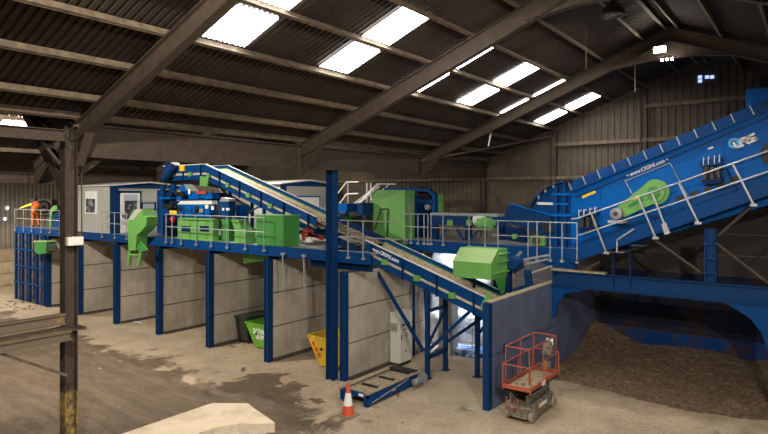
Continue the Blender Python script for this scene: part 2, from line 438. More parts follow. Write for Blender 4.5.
for i, Y in enumerate((6.35, 13.3, 20.25)):
    t = thing('far_span_rafter', 'brown rafter of the further span beyond the valley beam, %s' % ['nearest', 'second', 'third'][i], 'rafter', (R2, Y, zrb(R2)))
    for xa, xb in ((V2+.2, R2), (R2, VX-.2)):
        MB().ibeam((xa, Y, zrb(xa)+RD/2), (xb, Y, zrb(xb+.001)+RD/2), .2, RD, .022).build('rafter_beam', 'steel_brown', t)
    b = MB(); b.prism([(V2+.2, Y-.012, 6.9), (V2+2.2, Y-.012, zrb(V2+2.2)), (V2+.2, Y-.012, zrb(V2+.2))], (0, .024, 0)); b.beam((V2+.2, Y, 6.9), (V2+2.2, Y, zrb(V2+2.2)), .2, .02); b.build('haunch', 'steel_brown', t)
# valley beams (deep) and far valley beam
def valley(X, y0, y1, z0, z1, label):
    t = thing('valley_beam', label, 'beam', (X, (y0+y1)/2, z0))
    MB().ibeam((X, y0, (z0+z1)/2), (X, y1, (z0+z1)/2), .3, z1-z0, .03).build('web_and_flanges', 'steel_brown', t)
    y = y0+.05; k = 0
    for y in (13.05, 13.5, 20.0, 20.45):
        if y0 < y < y1: MB().box((X-.14, y, z0+.03), (X+.14, y+.02, z1-.03)).build('stiffener', 'steel_brown', t)
valley(VX, 6.6, YG-.15, 7.25, 7.98, 'deep brown steel valley beam running over the blue column')
valley(V2, 6.6, YG-.15, 7.0, 7.5, 'brown steel beam far off behind the first cabin')
b = MB(); b.ibeam((VX, -8, 7.7), (VX, 6.1, 7.7), .2, .25, .02)
tag(b.build('eaves_beam', 'steel_brown'), 'shallow brown beam left of the brown column head', 'beam')
b = MB(); b.prism([(VX-1.9, 6.28, zrb(VX-1.9)), (VX-.2, 6.28, 6.9), (VX-.2, 6.28, 7.25)], (0, .1, 0)) if False else None
CX = VX-.35
# brown column with yellow base
t = thing('brown_column', 'brown steel column with yellow painted base and floodlight, nearest column', 'column', (CX, 6.35, 0))
b = MB(); b.ibeam((CX, 6.35, 1.95), (CX, 6.35, 7.95), .26, .28, .025, up=(0, 1, 0)); b.build('shaft', 'steel_brown', t)
b = MB(); b.ibeam((CX, 6.35, 0), (CX, 6.35, 1.95), .26, .28, .025, up=(0, 1, 0)); o = b.build('painted_base', 'yellow_worn', t); o['label'] = 'worn yellow paint'
b = MB(); b.box((CX-.26, 6.08, 3.35), (CX+.26, 6.62, 3.4)); b.build('flange_plate', 'steel_brown', t)
b = MB(); b.tube((CX+.16, 6.56, 5.2), (CX+.16, 6.56, 7.2), .015, 8); b.build('conduit', 'steel_brown', t)
for xd in (.0,):
    b = MB(); b.beam((CX, 6.15, 7.1), (CX, 5.75, 7.6), .06, .06); b.build('knee_brace', 'steel_brown', t)
    b = MB(); b.beam((CX, 6.55, 6.9), (CX, 7.1, 7.3), .12, .14); b.build('knee_brace', 'steel_brown', t)
    b = MB(); b.beam((CX-.15, 6.35, 6.6), (CX-2.4, 6.35, zrb(CX-2.4)+.1), .2, .26); b.build('knee_brace', 'steel_brown', t)
# floodlight box on the column (faces the camera)
fl = thing('floodlight', 'white rectangular floodlight clamped to the brown column', 'floodlight', (CX+.32, 6.1, 5.2))
b = MB(); b.box((CX+.22, 6.16, 5.27), (CX+.34, 6.52, 5.47)); b.build('housing', 'lamp_lens', fl, .01)
b = MB(); b.box((CX+.34, 6.18, 5.285), (CX+.352, 6.5, 5.455)); o = b.build('lens', 'white', fl)
b = MB(); b.beam((CX+.26, 6.12, 5.38), (CX+.26, 6.56, 5.38), .04, .03)
b.beam((CX+.05, 6.4, 5.4), (CX+.26, 6.34, 5.4), .04, .03); b.build('bracket', 'steel_brown', fl)
for yy in (6.22, 6.46): MB().lathe((CX+.25, yy, 5.48), [(.07, 0), (.07, .06), (.04, .09)], 12).build('knob', 'steel_brown', fl)
# blue column
t = thing('blue_column', 'tall dark blue steel column rising to the deep valley beam', 'column', (VX-.2, 15.1, 0))
MB().ibeam((VX-.2, 15.1, .03), (VX-.2, 15.1, 7.25), .3, .3, .03, up=(1, 0, 0)).build('shaft', 'blue_post', t)
MB().box((VX-.45, 14.9, 0), (VX+.1, 15.35, .03)).build('base_plate', 'concrete', t)
# gable posts
for X, lb in ((-13.45, 'by the valley beam end'), (-9.83, 'rising behind the round screen casing'), (-5.94, 'behind the middle of the inclined screen'), (-1.6, 'behind the feed box')):
    if X == -7.3: 
        continue
    o = MB().ibeam((X, YG-.15, 5.92 if X > -11 else 0), (X, YG-.15, zrb(X)+RD-.02), .26, .26, .025, up=(1, 0, 0)).build('gable_post', 'steel_brown'); tag(o, 'brown steel wall post on the end wall, ' + lb, 'post')
# wall bracing and diagonal roof tie
o = MB().beam((-13.1, YG-.4, 6.9), (-11.2, YG-.4, 4.6), .04, .04).build('wall_brace', 'steel_brown'); tag(o, 'thin diagonal brace on end wall right of the valley beam end', 'brace')
o = MB().beam((-8.8, YG-.4, 7.1), (-10.1, YG-.4, 5.6), .06, .06).build('wall_brace', 'steel_brown'); tag(o, 'short diagonal brace on end wall behind the screen casing', 'brace')
o = MB().tube((-13.1, 20.0, 7.8), (-9.9, 26.2, 9.1), .045, 8).build('roof_tie', 'purlin'); tag(o, 'slender roof tie from valley beam up to the end wall', 'tie')
o = MB().tube((-10.3, 20.6, 8.3), (-10.1, 20.7, 9.45), .03, 8).build('hanging_rod', 'galv'); tag(o, 'thin rod hanging from the farthest rafter on the left slope', 'rod')
for pa_, pb_, Yk, lb in (((586, 16), (586, 70), 17, 'thin rod hanging beside the unlit dome lamp'), ((635, 50), (635, 92), 20.6, 'thin rod hanging left of the glaring floodlight')):
    o = MB().tube(atY(*pa_, Yk), atY(*pb_, Yk), .014, 6).build('hanging_rod', 'purlin'); tag(o, lb, 'rod')

# low barrier beams left of the column
t = thing('barrier_rail', 'pair of weathered steel beams on left joined to brown column', 'barrier', (VX, 3, 3.2))
MB().ibeam((VX, -2, 3.68), (VX, 6.1, 3.68), .16, .24, .03).build('beam', 'barrier', t)
MB().ibeam((VX+.25, -2, 3.36), (VX+.25, 6.1, 3.36), .16, .2, .03).build('beam', 'barrier', t)
MB().box((VX-.08, -2, 3.46), (VX+.33, 6.1, 3.5)).build('ledge', 'purlin', t)
MB().beam((VX+.2, 4.7, 3.28), (VX+.1, 6.1, 2.45), .06, .06).build('brace', 'purlin', t)

# lamps
def lamp_fixture(loc, label, lit):
    t = thing('high_bay_lamp', label, 'lamp', loc); c = Vector(loc)
    MB().lathe(c, [(.30, 0), (.29, .06), (.2, .26), (.1, .34), (.09, .5), (.05, .52)], 24).build('lamp_shade', 'lamp_lens' if lit else 'purlin', t, smooth=False)
    MB().lathe(c, [(.27, -.02), (.285, 0)], 24).build('lens', 'lamp_lit' if lit else 'glass_dark', t)
    MB().tube(c+Vector((0, 0, .5)), c+Vector((0, 0, .9)), .015, 6).build('hanger', 'galv', t)
    return t
lamp_fixture((-4.28, 15.7, 11.05), 'unlit dome lamp hanging near the ridge', False)
t = thing('lit_floodlight', 'glaring lit floodlight on the farthest rafter by the ridge', 'lamp', (-4.0, 19.3, 10.9))
MB().box((-4.2, 19.8, 10.84), (-3.8, 20.0, 11.08)).build('housing', 'black', t)
MB().box((-4.17, 19.785, 10.86), (-3.83, 19.8, 11.04)).build('lens', 'lamp_lit', t)
for k in range(3):
    tag(MB().box((-3.98+k*.14, 19.86, 10.6), (-3.92+k*.14, 19.92, 10.66)).build('bulb', 'lamp_lit'), 'small glowing lamp under the glaring floodlight', 'lamp', 'small lamps under the glaring floodlight')
lk = [(700, 77), (700, 81), (707, 77), (712, 77)]
for x, y in lk:
    p = atY(x, y, YG-.03)
    tag(MB().box((p.x-.07, YG-.04, p.z-.06), (p.x+.07, YG-.01, p.z+.06)).build('daylight_hole', 'leak_blue'), 'small bluish daylight gap high on the end wall near the ridge', 'gap', 'daylight gaps high on the end wall')
for x, y, lb in ((7.5, 208, 'upper'), (5, 219, 'lower')):
    p = atX(x, y, -47.2)
    o = MB().lathe(p, [(.07, -.02), (.11, 0), (.07, .02)], 10, 'X').build('daylight_hole', 'leak'); tag(o, 'white daylight gap in the far left wall, the %s one' % lb, 'gap')
# ---------------------------------------------------------------- steel platform
ZP, ZB = 4.44, 4.1
t = thing('steel_platform', 'long blue steel platform carried over the concrete bays', 'platform', (-26, 15.2, 4.1))
MB().box((-39.4, 15.3, ZP-.04), (-14.9, 21.0, ZP)).box((-14.9, 15.3, ZP-.04), (-11.95, 15.8, ZP)).build('deck', 'galv', t)
MB().box((-39.5, 15.16, ZB), (-11.95, 15.3, ZP+.02)).box((-39.5, 15.1, ZB), (-11.95, 15.16, ZB+.03)).build('edge_beam', 'blue', t)
for X in (-35.3, -31.6, -27.9, -24.2, -20.5, -16.9):
    MB().ibeam((X, 15.3, ZB-.12), (X, 20.9, ZB-.12), .16, .2, .02).build('cross_beam', 'blue_dark', t)
MB().ibeam((-14.8, 15.4, ZB-.15), (-11.95, 15.4, ZB-.15), .14, .24, .02).build('cross_beam', 'blue_dark', t)
t2 = thing('rear_platform', 'blue steel platform right of the green machine, at the conveyor end', 'platform', (-11, 20.9, 4.1))
MB().box((-17.6, 21.06, ZP-.04), (-5.4, 24.5, ZP)).build('deck', 'galv', t2)
MB().box((-14.3, 20.9, ZB-.12), (-10.2, 21.04, ZP+.02)).build('edge_beam', 'blue', t2)
MB().prism([(-10.2, 20.86, ZP+.02), (-10.2, 20.86, ZB-.1), (-8.9, 20.86, ZB-.1), (-7.0, 20.86, ZB-.5), (-7.0, 20.86, ZP+.02)], (0, .16, 0)).build('end_panel', 'blue', t2)
for X in (-13.9, -10.3):
    MB().ibeam((X, 21.3, 0), (X, 21.3, ZB), .16, .16, .02, up=(1, 0, 0)).build('leg', 'blue_dark', t2)
# handrails -----------------------------------------------------
def railing(label, xs, Y, zb, xa=None, xb=None, foot=True, toe=.0, drop=.12, mid=.55, top=1.1, r=.02):
    xa = xs[0] if xa is None else xa; xb = xs[-1] if xb is None else xb
    t = thing('handrail', label, 'railing', ((xa+xb)/2, Y, zb))
    MB().tube((xa, Y, zb+top), (xb, Y, zb+top), r, 8).build('top_rail', 'galv', t)
    MB().tube((xa, Y, zb+mid), (xb, Y, zb+mid), r, 8).build('mid_rail', 'galv', t)
    for X in xs:
        b = MB(); b.tube((X, Y, zb-drop), (X, Y, zb+top), r, 8)
        if foot: b.box((X-.06, Y-.03, zb-drop-.07), (X+.06, Y+.06, zb-drop))
        b.build('rail_post', 'galv', t)
    return t
Yr = 15.06
def xr(px, Y=Yr): return atY(px, 240, Y).x
railing('galvanised handrail above the left bay where the person leans', [-39.2, -38.0, -36.9, -35.7, -34.6, -33.4, -32.2], Yr, ZP)
railing('short galvanised handrail in front of the white cabin door', [-28.9, -27.7, -26.6], Yr, ZP)
railing('galvanised handrail before the green panels, along the platform front', [xr(p) for p in (166, 172, 181, 196, 211, 227, 245, 264)], Yr, ZP)
rl = railing('galvanised handrail in front of belt right of the blue column', [xr(348), xr(363)], Yr, ZP, xa=xr(340), xb=xr(398))
for X in (xr(283), xr(304)):
    o = MB().tube((X, Yr-.02, 4.2), (X+.05, Yr-.02, 2.98), .028, 8).box((X-.08, Yr-.05, 4.18), (X+.08, Yr+.05, 4.27)).build('hanging_tube', 'galv')
    tag(o, 'galvanised tube hanging below platform edge, %s of two' % ('left' if X < xr(290) else 'right'), 'tube')
# rear railings
p0 = atY(398, 240, 20.8).x
railing('galvanised gate rail beside the large green machine', [atY(p, 240, 20.8).x for p in (404, 411, 418, 424, 428)], 20.8, ZP+.05)
railing('galvanised handrail over the blue rear platform, left stretch', [atY(p, 240, 20.8).x for p in (431, 443, 469, 485)], 20.8, ZP+.05, xb=atY(490, 240, 20.8).x)
railing('galvanised handrail over the blue rear platform, beside inclined walkway', [atY(p, 245, 20.45).x for p in (498, 528, 537, 550, 562, 577)], 20.45, ZP-.12, xa=atY(492, 240, 20.45).x, drop=.25)
# ---------------------------------------------------------------- bay divider walls
BX = [-35.3, -31.6, -27.9, -24.2, -20.5, -16.9, -13.1]
ords = ['farthest left, behind the green box', 'just right of the brown column', 'under the white cabin door', 'under the left end of the green panels', 'holding the dark bin bay at its right', 'left of the yellow skip', 'right of the blue column, behind the cabinet']
for i, X in enumerate(BX):
    t = thing('bay_wall', 'concrete bay divider wall with blue end post, ' + ords[i], 'wall', (X, 15.2, 0))
    zt = 3.75 if i == 6 else 3.96
    w = .26 if i < 6 else .2
    MB().ibeam((X, 15.28, .02), (X, 15.28, zt), w, .22, .03, up=(1, 0, 0)).box((X-.1, 15.2, .02), (X+.1, 15.24, zt)).build('end_post', 'blue_post', t)
    MB().box((X-.22, 15.08, 0), (X+.22, 15.48, .02)).build('base_plate', 'concrete', t)
    y1 = 20.9 if i < 6 else 20.2
    n = 3; zz = .06; hgt = (zt-.06)/n
    for k in range(n):
        MB().box((X-.09, 15.42, .06+k*hgt), (X+.09, y1, .06+(k+1)*hgt-.045)).build('concrete_panel', 'concrete', t)
    MB().box((X-.055, 15.42, .06), (X+.055, y1, zt-.03)).build('joint_filler', 'dark_panel', t)
    MB().box((X+.09, 15.42, 0), (X+.16, y1, .13)).box((X-.16, 15.42, 0), (X-.09, y1, .13)).build('base_angle', 'dark_panel', t)
tb = MB().box((-39.4, 21.15, 0), (-13.75, 21.4, 3.9)).build('bay_rear_wall', 'concrete'); tag(tb, 'long concrete rear wall closing off the backs of the bays', 'wall')
# ribbed blue bay end
t = thing('ribbed_bay_end', 'dusty blue ribbed steel bay end at far left under the person', 'bay end', (-37.4, 15.2, 0))
b = MB(); b.box((-39.5, 15.25, .1), (-35.5, 15.3, 4.08)); b.build('sheet', 'blue_dusty', t)
for k in range(9):
    x = -39.45+k*.48; MB().box((x, 15.13, .05), (x+.13, 15.25, 4.08)).build('rib', 'blue_dusty' if k % 2 else 'blue_post', t)
for z in (1.1, 2.1, 3.1): MB().box((-39.5, 15.1, z), (-35.5, 15.13, z+.09)).build('rail', 'blue', t)
# last wall: push wall at conveyor end
t = thing('push_wall', 'thick blue-grey concrete wall behind the scissor lift with blue post', 'wall', (-8.05, 15.9, 0))
MB().ibeam((-7.9, 15.75, .03), (-7.9, 15.75, 3.2), .2, .2, .03, up=(1, 0, 0)).box((-8.0, 15.62, .03), (-7.8, 15.66, 3.2)).build('end_post', 'blue_post', t)
MB().box((-8.4, 15.5, 0), (-7.7, 15.95, .03)).build('base_plate', 'concrete', t)
for k in range(2): MB().box((-8.02, 15.9, .02+k*1.6), (-7.8, 25.73, .02+(k+1)*1.6-.03)).build('concrete_panel', 'concrete_blue', t)
MB().box((-7.98, 15.9, .05), (-7.84, 25.7, 3.19)).build('joint_filler', 'concrete_blue', t)
MB().box((-8.05, 15.88, 3.19), (-7.79, 25.7, 3.22)).build('coping', 'belt', t)
MB().box((-7.8, 16.6, 1.5), (-7.79, 16.75, 1.8)).build('plate', 'blue_post', t)

# ---------------------------------------------------------------- cabins
def cabin(name, label, x0, x1, y0, y1, zb, ze, za, second=False):
    t = thing('site_cabin', label, 'cabin', ((x0+x1)/2, (y0+y1)/2, zb)); ym = (y0+y1)/2
    MB().box((x0, y0, zb), (x1-.06, y1, ze)).build('wall_panels', 'cream_panel', t)
    b = MB(); b.prism([(x1-.06, y0, ze), (x1-.06, y1, ze), (x1-.06, ym, za)], (-(x1-.06-x0), 0, 0)); b.build('gable_panel', 'blue_post', t)
    b = MB()      # blue trim on the +X end
    b.box((x1-.06, y0-.01, zb), (x1+.02, y0+.38, ze)).box((x1-.06, y1-.3, zb), (x1+.02, y1+.01, ze)).box((x1-.06, y0+.38, ze-.1), (x1+.02, y1-.3, ze+.02))
    b.build('corner_trim', 'blue_post', t)
    b = MB(); b.prism([(x1+.08, y0-.1, ze), (x1+.08, ym, za), (x1+.08, y1+.1, ze), (x1+.08, y1+.1, ze+.06), (x1+.08, ym, za+.07), (x1+.08, y0-.1, ze+.06)], (-(x1-x0+.16), 0, 0)); b.build('roof', 'white_steel', t)
    MB().box((x1-.06, y0+.38, ze-.85), (x1-.02, y1-.3, ze-.1)).build('fascia', 'cream_panel', t)
    return t
X1 = -28.8
c1 = cabin('c', 'grey and blue site cabin with white door, on the platform', -32.3, X1, 15.45, 19.8, ZP, 6.85, 7.05)
w = MB().box((-31.3, 15.4, 5.4), (-30.15, 15.45, 6.6)).build('window_frame', 'white', c1)
MB().box((-31.2, 15.39, 5.48), (-30.25, 15.4, 6.2)).build('pane', 'glass_dark', w)
MB().box((-31.2, 15.385, 6.2), (-30.25, 15.4, 6.52)).build('blind', 'white', w)
d = MB().box((X1+.02, 15.95, ZP+.02), (X1+.08, 17.0, 6.5)).build('door', 'white', c1)
MB().box((X1+.08, 16.15, 5.15), (X1+.09, 16.82, 6.1)).build('pane', 'glass_dark', d)
MB().box((X1+.08, 16.1, 6.1), (X1+.1, 16.86, 6.42)).build('blind', 'glass_pale', d)
MB().box((X1+.08, 16.02, 5.25), (X1+.12, 16.08, 5.4)).build('handle', 'black', d)
MB().box((X1-.06, 15.83, ZP), (X1+.03, 15.95, 6.62)).box((X1-.06, 17.0, ZP), (X1+.03, 17.1, 6.62)).box((X1-.06, 15.83, 6.5), (X1+.03, 17.1, 6.62)).build('door_frame', 'blue_post', c1)
w = MB().box((X1-.06, 17.1, 5.6), (X1+.03, 19.5, 6.0)).build('window_frame', 'blue_post', c1)
for k in range(3): MB().box((X1+.03, 17.2+k*.78, 5.66), (X1+.035, 17.85+k*.78, 5.94)).build('pane', 'glass_pale', w)
X2 = -22.9
c2 = cabin('c', 'white cabin with blue trim standing behind the inclined conveyor', -27.5, X2, 21.6, 26.0, ZP, 6.98, 7.2)
w = MB().box((X2-.06, 22.6, 5.5), (X2+.03, 24.6, 6.35)).build('window_frame', 'blue_bright', c2); MB().box((X2+.03, 22.7, 5.58), (X2+.035, 24.5, 6.28)).build('pane', 'white', w)
# ---------------------------------------------------------------- inclined conveyor
NY, FYc = 17.2, 18.5
pts = [(-26.9, 7.9), (-23.4, 7.87), (-8.45, 3.0)]
def zc(X): return 7.87 if X < -23.4 else 7.87-(X+23.4)*(4.87/14.95)
sl = 4.87/14.95
def conv_section(label, xa, xb, upper):
    t = thing('inclined_conveyor', label, 'conveyor', ((xa+xb)/2, 17.8, min(zc(xa), zc(xb))-.7))
    P = [(xa, zc(xa))]+([(-23.4, 7.87)] if xa < -23.4 < xb else [])+[(xb, zc(xb))]
    def plate(Y, dY, dz0, dz1, nm, m):
        b = MB()
        for (p, q) in zip(P[:-1], P[1:]):
            b.prism([(p[0], Y, p[1]+dz0), (q[0], Y, q[1]+dz0), (q[0], Y, q[1]+dz1), (p[0], Y, p[1]+dz1)], (0, dY, 0))
        return b.build(nm, m, t)
    plate(NY, .03, -.4, 0, 'side_plate', 'blue'); plate(FYc-.03, .03, -.5, 0.0, 'side_plate', 'blue')
    e_ = 'white_steel'; plate(NY-.04, .09, -.015, .02, 'edge_strip', e_); plate(FYc-.03, .05, -.01, .015, 'edge_strip', e_)
    plate(NY-.02, .04, -.74, -.5, 'lower_chord', 'blue'); plate(FYc, .05, -.7, -.5, 'lower_chord', 'blue_dark')
    plate(NY+.01, 1.1, -.5, -.4, 'return_belt', 'belt_pale')
    plate(FYc-.07, .04, -.19, -.15, 'skirt', 'green_dark')
    b = MB()
    for (p, q) in zip(P[:-1], P[1:]):
        n = 6
        prof = [(NY+.03, -.16), (NY+.3, -.3), (NY+1.0, -.3), (FYc-.03, -.16)]
        vs = [b.bm.verts.new((x_, y_, z_+dz)) for (x_, z_) in (p, q) for (y_, dz) in prof]
        for k in range(3): b.bm.faces.new((vs[k], vs[k+1], vs[k+5], vs[k+4]))
    b.build('belt', 'belt', t)
    x = xa+.3; k = 0
    while x < xb-.15:
        z = zc(x)
        MB().box((x, NY-.07, z-.78), (x+.05, NY, z-.02)).build('rib', 'blue_dark', t)
        if x+.6 < xb:
            zz = zc(x+.65)
            g = MB().box((x+.52, NY-.09, zz-.56), (x+.76, NY-.02, zz-.36)).build('roller_guard', 'green', t)
        x += 1.42
    return t
cA = conv_section('blue inclined conveyor, upper flight crossing behind the blue column', -26.9, -16.2, True)
cB = conv_section('blue inclined conveyor, lower flight ending at the push wall', -13.7, -8.45, False)
# upper flight: head drum, motor, green guard
m = MB(); p = Vector((-26.9, 17.1, 7.85)); q = p+Vector((-.15, -.25, .2))
dv = Vector((.6, .25, .85)).normalized(); c0 = Vector((-26.35, 16.85, 7.15))
m.tube(c0, c0+dv*.35, .16, 14, .2).tube(c0+dv*.35, c0+dv*.95, .3, 16).tube(c0+dv*.95, c0+dv*1.05, .26, 16); m.build('drive_motor', 'blue_post', cA, smooth=False)
MB().tube(c0+dv*1.05, c0+dv*1.12, .25, 16).build('fan_cover', 'white_steel', cA)
MB().lathe((-26.6, NY-.02, 7.55), [(.24, 0), (.24, 1.3)], 18, 'Y').build('head_drum', 'black', cA)
g = MB().pxprism([(200, 176), (208.5, 177), (206.5, 192), (199.5, 190.5)], NY-.12, .1).build('drive_guard', 'green', cA)
MB().pybox(179.5, 165.5, 184, 171, NY-.1, .08).build('yellow_box', 'yellow', cA)
for (X, Yl) in ((-21.6, NY), (-19.3, NY), (-21.6, FYc)):
    MB().beam((X, Yl, ZP), (X, Yl, zc(X)-.7), .12, .12).build('leg', 'blue', cA)
MB().beam((-21.6, NY, 5.2), (-19.3, NY, 6.0), .06, .06).build('brace', 'blue', cA)
MB().beam((-19.3, NY, 4.6), (-17.6, NY, 5.3), .08, .08).build('brace', 'blue', cA)
# gap between flights: open belt heaped with waste
t = thing('transfer_belt', 'open stretch of belt between conveyor flights strewn with waste', 'conveyor', (-14.6, 17.8, 3.9))
b = MB(); n1, n2 = 34, 10; vs = []
for i in range(n1+1):
    x = -16.2+2.5*i/n1
    vs.append([b.bm.verts.new((x, NY+.06+1.18*j/n2, zc(x)-.22+random.uniform(-.02, .07)*(1 if 0 < j < n2 else 0))) for j in range(n2+1)])
for i in range(n1):
    for j in range(n2): b.bm.faces.new((vs[i][j], vs[i+1][j], vs[i+1][j+1], vs[i][j+1]))
b.build('belt_load', 'debris', t)
MB().beam((-16.2, NY, zc(-16.2)-.55), (-13.72, NY, zc(-13.72)-.55), .05, .3).build('side_channel', 'blue_dark', t)
MB().beam((-16.2, FYc, zc(-16.2)-.2), (-13.72, FYc, zc(-13.72)-.2), .05, .4).build('side_channel', 'blue_dark', t)
# loose waste on the belts
def scrap(n, xa, xb, ya, yb, zf, label, grp, mats, s0=.05, s1=.13):
    for k in range(n):
        x = random.uniform(xa, xb); y = random.uniform(ya, yb); s = random.uniform(s0, s1)
        b = MB(); 
        vv = [Vector((random.uniform(-1, 1), random.uniform(-1, 1), random.uniform(0, .7))).normalized()*s for _ in range(9)]
        for v in vv: v.z = abs(v.z)*.6; b.bm.verts.new(v+Vector((x, y, zf(x))))
        bmesh.ops.convex_hull(b.bm, input=b.bm.verts[:])
        for v in [v for v in b.bm.verts if not v.link_faces]: b.bm.verts.remove(v)
        tag(b.build('scrap', random.choice(mats)), label, 'scrap', grp)
scrap(36, -16.1, -13.8, NY+.15, FYc-.2, lambda x: zc(x)-.2, 'scrap of waste lying on the belt between the conveyor flights', 'waste scraps on the belt', ['debris', 'bag_white', 'belt', 'rust_red'])
# lower flight: legs, trusses, green end plate, text
for (X, Yl) in ((-10.95, NY+.03), (-10.95, FYc-.05), (-9.65, FYc-.05)):
    b = MB(); b.beam((X, Yl, .03), (X, Yl, zc(X)-.62), .14, .14); b.box((X-.13, Yl-.13, 0), (X+.13, Yl+.13, .03)); b.build('leg', 'blue_post', cB)
def br(p, q, w=.1, m='blue_post'): MB().beam(p, q, w, w).build('brace', m, cB)
br((-13.2, NY-.1, 3.75), (-11.1, NY, .95)); br((-10.95, NY, .75), (-10.95, FYc, .75), .14); br((-10.95, NY, 2.35), (-10.95, FYc, 2.35), .1)
br((-10.95, NY, .95), (-9.3, NY, zc(-9.3)-.75)); br((-10.95, FYc, 1.0), (-8.8, FYc, 2.6)); br((-11.9, FYc, 3.1), (-10.95, NY, .8), .08)
br((-9.65, FYc, .75), (-8.3, FYc, .75), .12); br((-9.65, FYc, 1.5), (-8.7, FYc, 2.6), .09); br((-10.95, NY, 1.1), (-10.95, FYc, 2.3), .07)
MB().pxprism([(480.5, 306), (486.5, 294), (492.5, 298), (490, 315)], NY-.13, .1).build('tail_plate', 'green', cB)
MB().pxprism([(483.5, 306), (486.5, 300), (489.5, 302), (488, 309)], NY-.14, .02).build('tail_slot', 'belt', cB)
xd = Vector((1, 0, -sl)); yd = Vector((sl, 0, 1))
text(cB, 'www.CRSNI.com', (-13.45, NY-.01, zc(-13.45)-.26), xd, yd, 1.35, 'white')
# green hood over the tail
t = thing('feed_hood', 'green hood with top painted as lit above the conveyor tail', 'hood', (-9.05, 17.6, 3.6))
b = MB(); A_ = [(0, 17.0, 3.68), (0, 17.0, 4.2), (0, 17.5, 4.62), (0, 18.2, 4.62), (0, 18.2, 3.68)]
b.prism([(-9.8, y, z) for _, y, z in A_], (1.4, 0, 0)); b.build('hood_body', 'green', t)
MB().prism([(-9.8, 17.0, 4.2), (-9.8, 17.5, 4.62), (-9.8, 17.5, 4.63), (-9.8, 16.99, 4.21)], (1.4, 0, 0)).build('lit_top', 'green_pale', t)  # paler strip paints the light on the sloping top into its colour
MB().prism([(-8.4, 17.3, 3.68), (-8.4, 18.1, 3.68), (-8.4, 18.0, 3.2), (-8.4, 17.8, 3.1)], (-.04, 0, 0)).build('chute_flap', 'green_dark', t)
for z in (3.85, 4.2, 4.45): MB().box((-8.4, 17.2+(z-3.85)*.6, z), (-8.3, 18.2, z+.03)).build('stiffener', 'green', t)
MB().tube((-8.3, 18.3, 4.1), (-8.3, 18.9, 4.1), .2, 14).build('gear_motor', 'blue_post', t)
for x in (-9.7, -8.5): MB().beam((x, 18.3, 3.1), (x, 18.3, 3.7), .08, .08).build('support', 'blue_post', t)

# ---------------------------------------------------------------- sorting machine on the platform
t = thing('sorting_machine', 'blue sorting machine beneath the conveyor head on the platform', 'machine', (-23.5, 16.6, ZP))
Ya = 16.4
MB().pybox(157, 190, 177, 243, Ya+.6, .6).build('end_frame', 'blue_post', t)
MB().pybox(160, 186, 163, 240, Ya+.2, .15).pybox(170, 184, 174, 240, Ya+.2, .15).build('upright', 'blue', t)
h1 = MB().pxprism([(176, 200), (177, 190), (184, 184), (218, 189), (221.5, 199)], Ya+.2, .45).build('separator_hood', 'blue_bright', t, .02)
MB().pxprism([(192, 184.5), (211, 187), (219, 188.6), (222, 193), (190, 192)], Ya+.17, .04).build('hood_top', 'dark_panel', t)
MB().pxprism([(184, 184), (192, 184.6), (200, 192), (186, 190)], Ya+.16, .03).build('hood_plate', 'galv', t)
MB().pybox(196, 191, 206, 194, Ya+.12, .04).build('warning_strip', 'rust_red', t)
MB().pybox(188, 189, 190, 194, Ya+.1, .05).build('hatch', 'white', t)
MB().pxprism([(174, 201), (221, 198), (222, 204), (174, 205)], Ya+.2, .9).build('feed_tray', 'blue_post', t)
b = MB().pybox(178, 204, 217, 217, Ya-.2, .4).build('lower_box', 'blue_bright', t, .02)
MB().pxprism([(177, 204.5), (181, 201), (217, 200.6), (218, 204.2)], Ya-.2, .3).build('pale_lid', 'white_steel', t)
MB().pybox(219, 201, 236, 218, Ya-.1, .4).build('side_box', 'blue', t, .02)
MB().pxprism([(219, 201.5), (223, 197.5), (235, 199), (236, 201.5)], Ya-.12, .35).build('box_lid', 'galv', t)
MB().pybox(222, 208, 224, 210.5, Ya-.14, .05).pybox(226, 208, 229, 210.5, Ya-.14, .05).build('latch', 'white', t)
for (x, y, r_) in ((180, 209, .13), (196, 209.5, .16), (176, 192.5, .12), (171, 205, .13)):
    p = atY(x, y, Ya-.25); MB().tube(p, p+Vector((.0, .3, 0)), r_, 14).tube(p+Vector((-.15, .15, -.1)), p+Vector((.35, .15, -.1)), .09, 12).build('motor', 'black', t)
MB().pybox(205, 205, 208, 208.5, Ya-.25, .06).build('sensor', 'white', t)
MB().pxprism([(162, 207), (165, 204), (174, 204), (176, 207), (176, 208.5), (162, 208.5)], Ya-.15, .3).build('black_cover', 'black', t)
MB().pybox(160, 208.5, 179, 215.5, Ya-.25, .7).build('cross_member', 'blue', t)
MB().pybox(169.5, 210.5, 176.5, 214, Ya-.28, .03).build('sign_plate', 'yellow', t)
MB().pybox(170, 217, 173, 222, Ya-.3, .1).build('red_switch', 'red', t)
MB().pybox(165, 216, 168, 243, Ya-.1, .2).pybox(173, 216, 176, 243, Ya-.1, .2).build('lower_frame', 'blue_post', t)
MB().pxprism([(206, 196), (222, 192), (252, 207), (252, 214), (236, 213)], Ya+1.0, .3).build('back_chute', 'dark_panel', t)
MB().pybox(236, 205, 246, 222, Ya+.6, .5).build('rear_box', 'blue_bright', t)
for x in (183, 191, 203, 211): MB().pybox(x, 205.5, x+.8, 216.5, Ya-.23, .03).build('stiffener', 'blue_post', t)
for x in (186, 199, 212): MB().pybox(x, 190, x+.8, 199, Ya+.17, .03).build('stiffener', 'blue_post', t)
MB().pybox(158, 197, 176, 199, Ya-.1, .3).build('shelf', 'blue_bright', t)
for x in (162, 168): MB().lathe(atY(x, 195, Ya-.05), [(.1, 0), (.12, .04), (.12, .3), (.07, .34)], 14, 'Y').build('motor', 'blue_post', t)
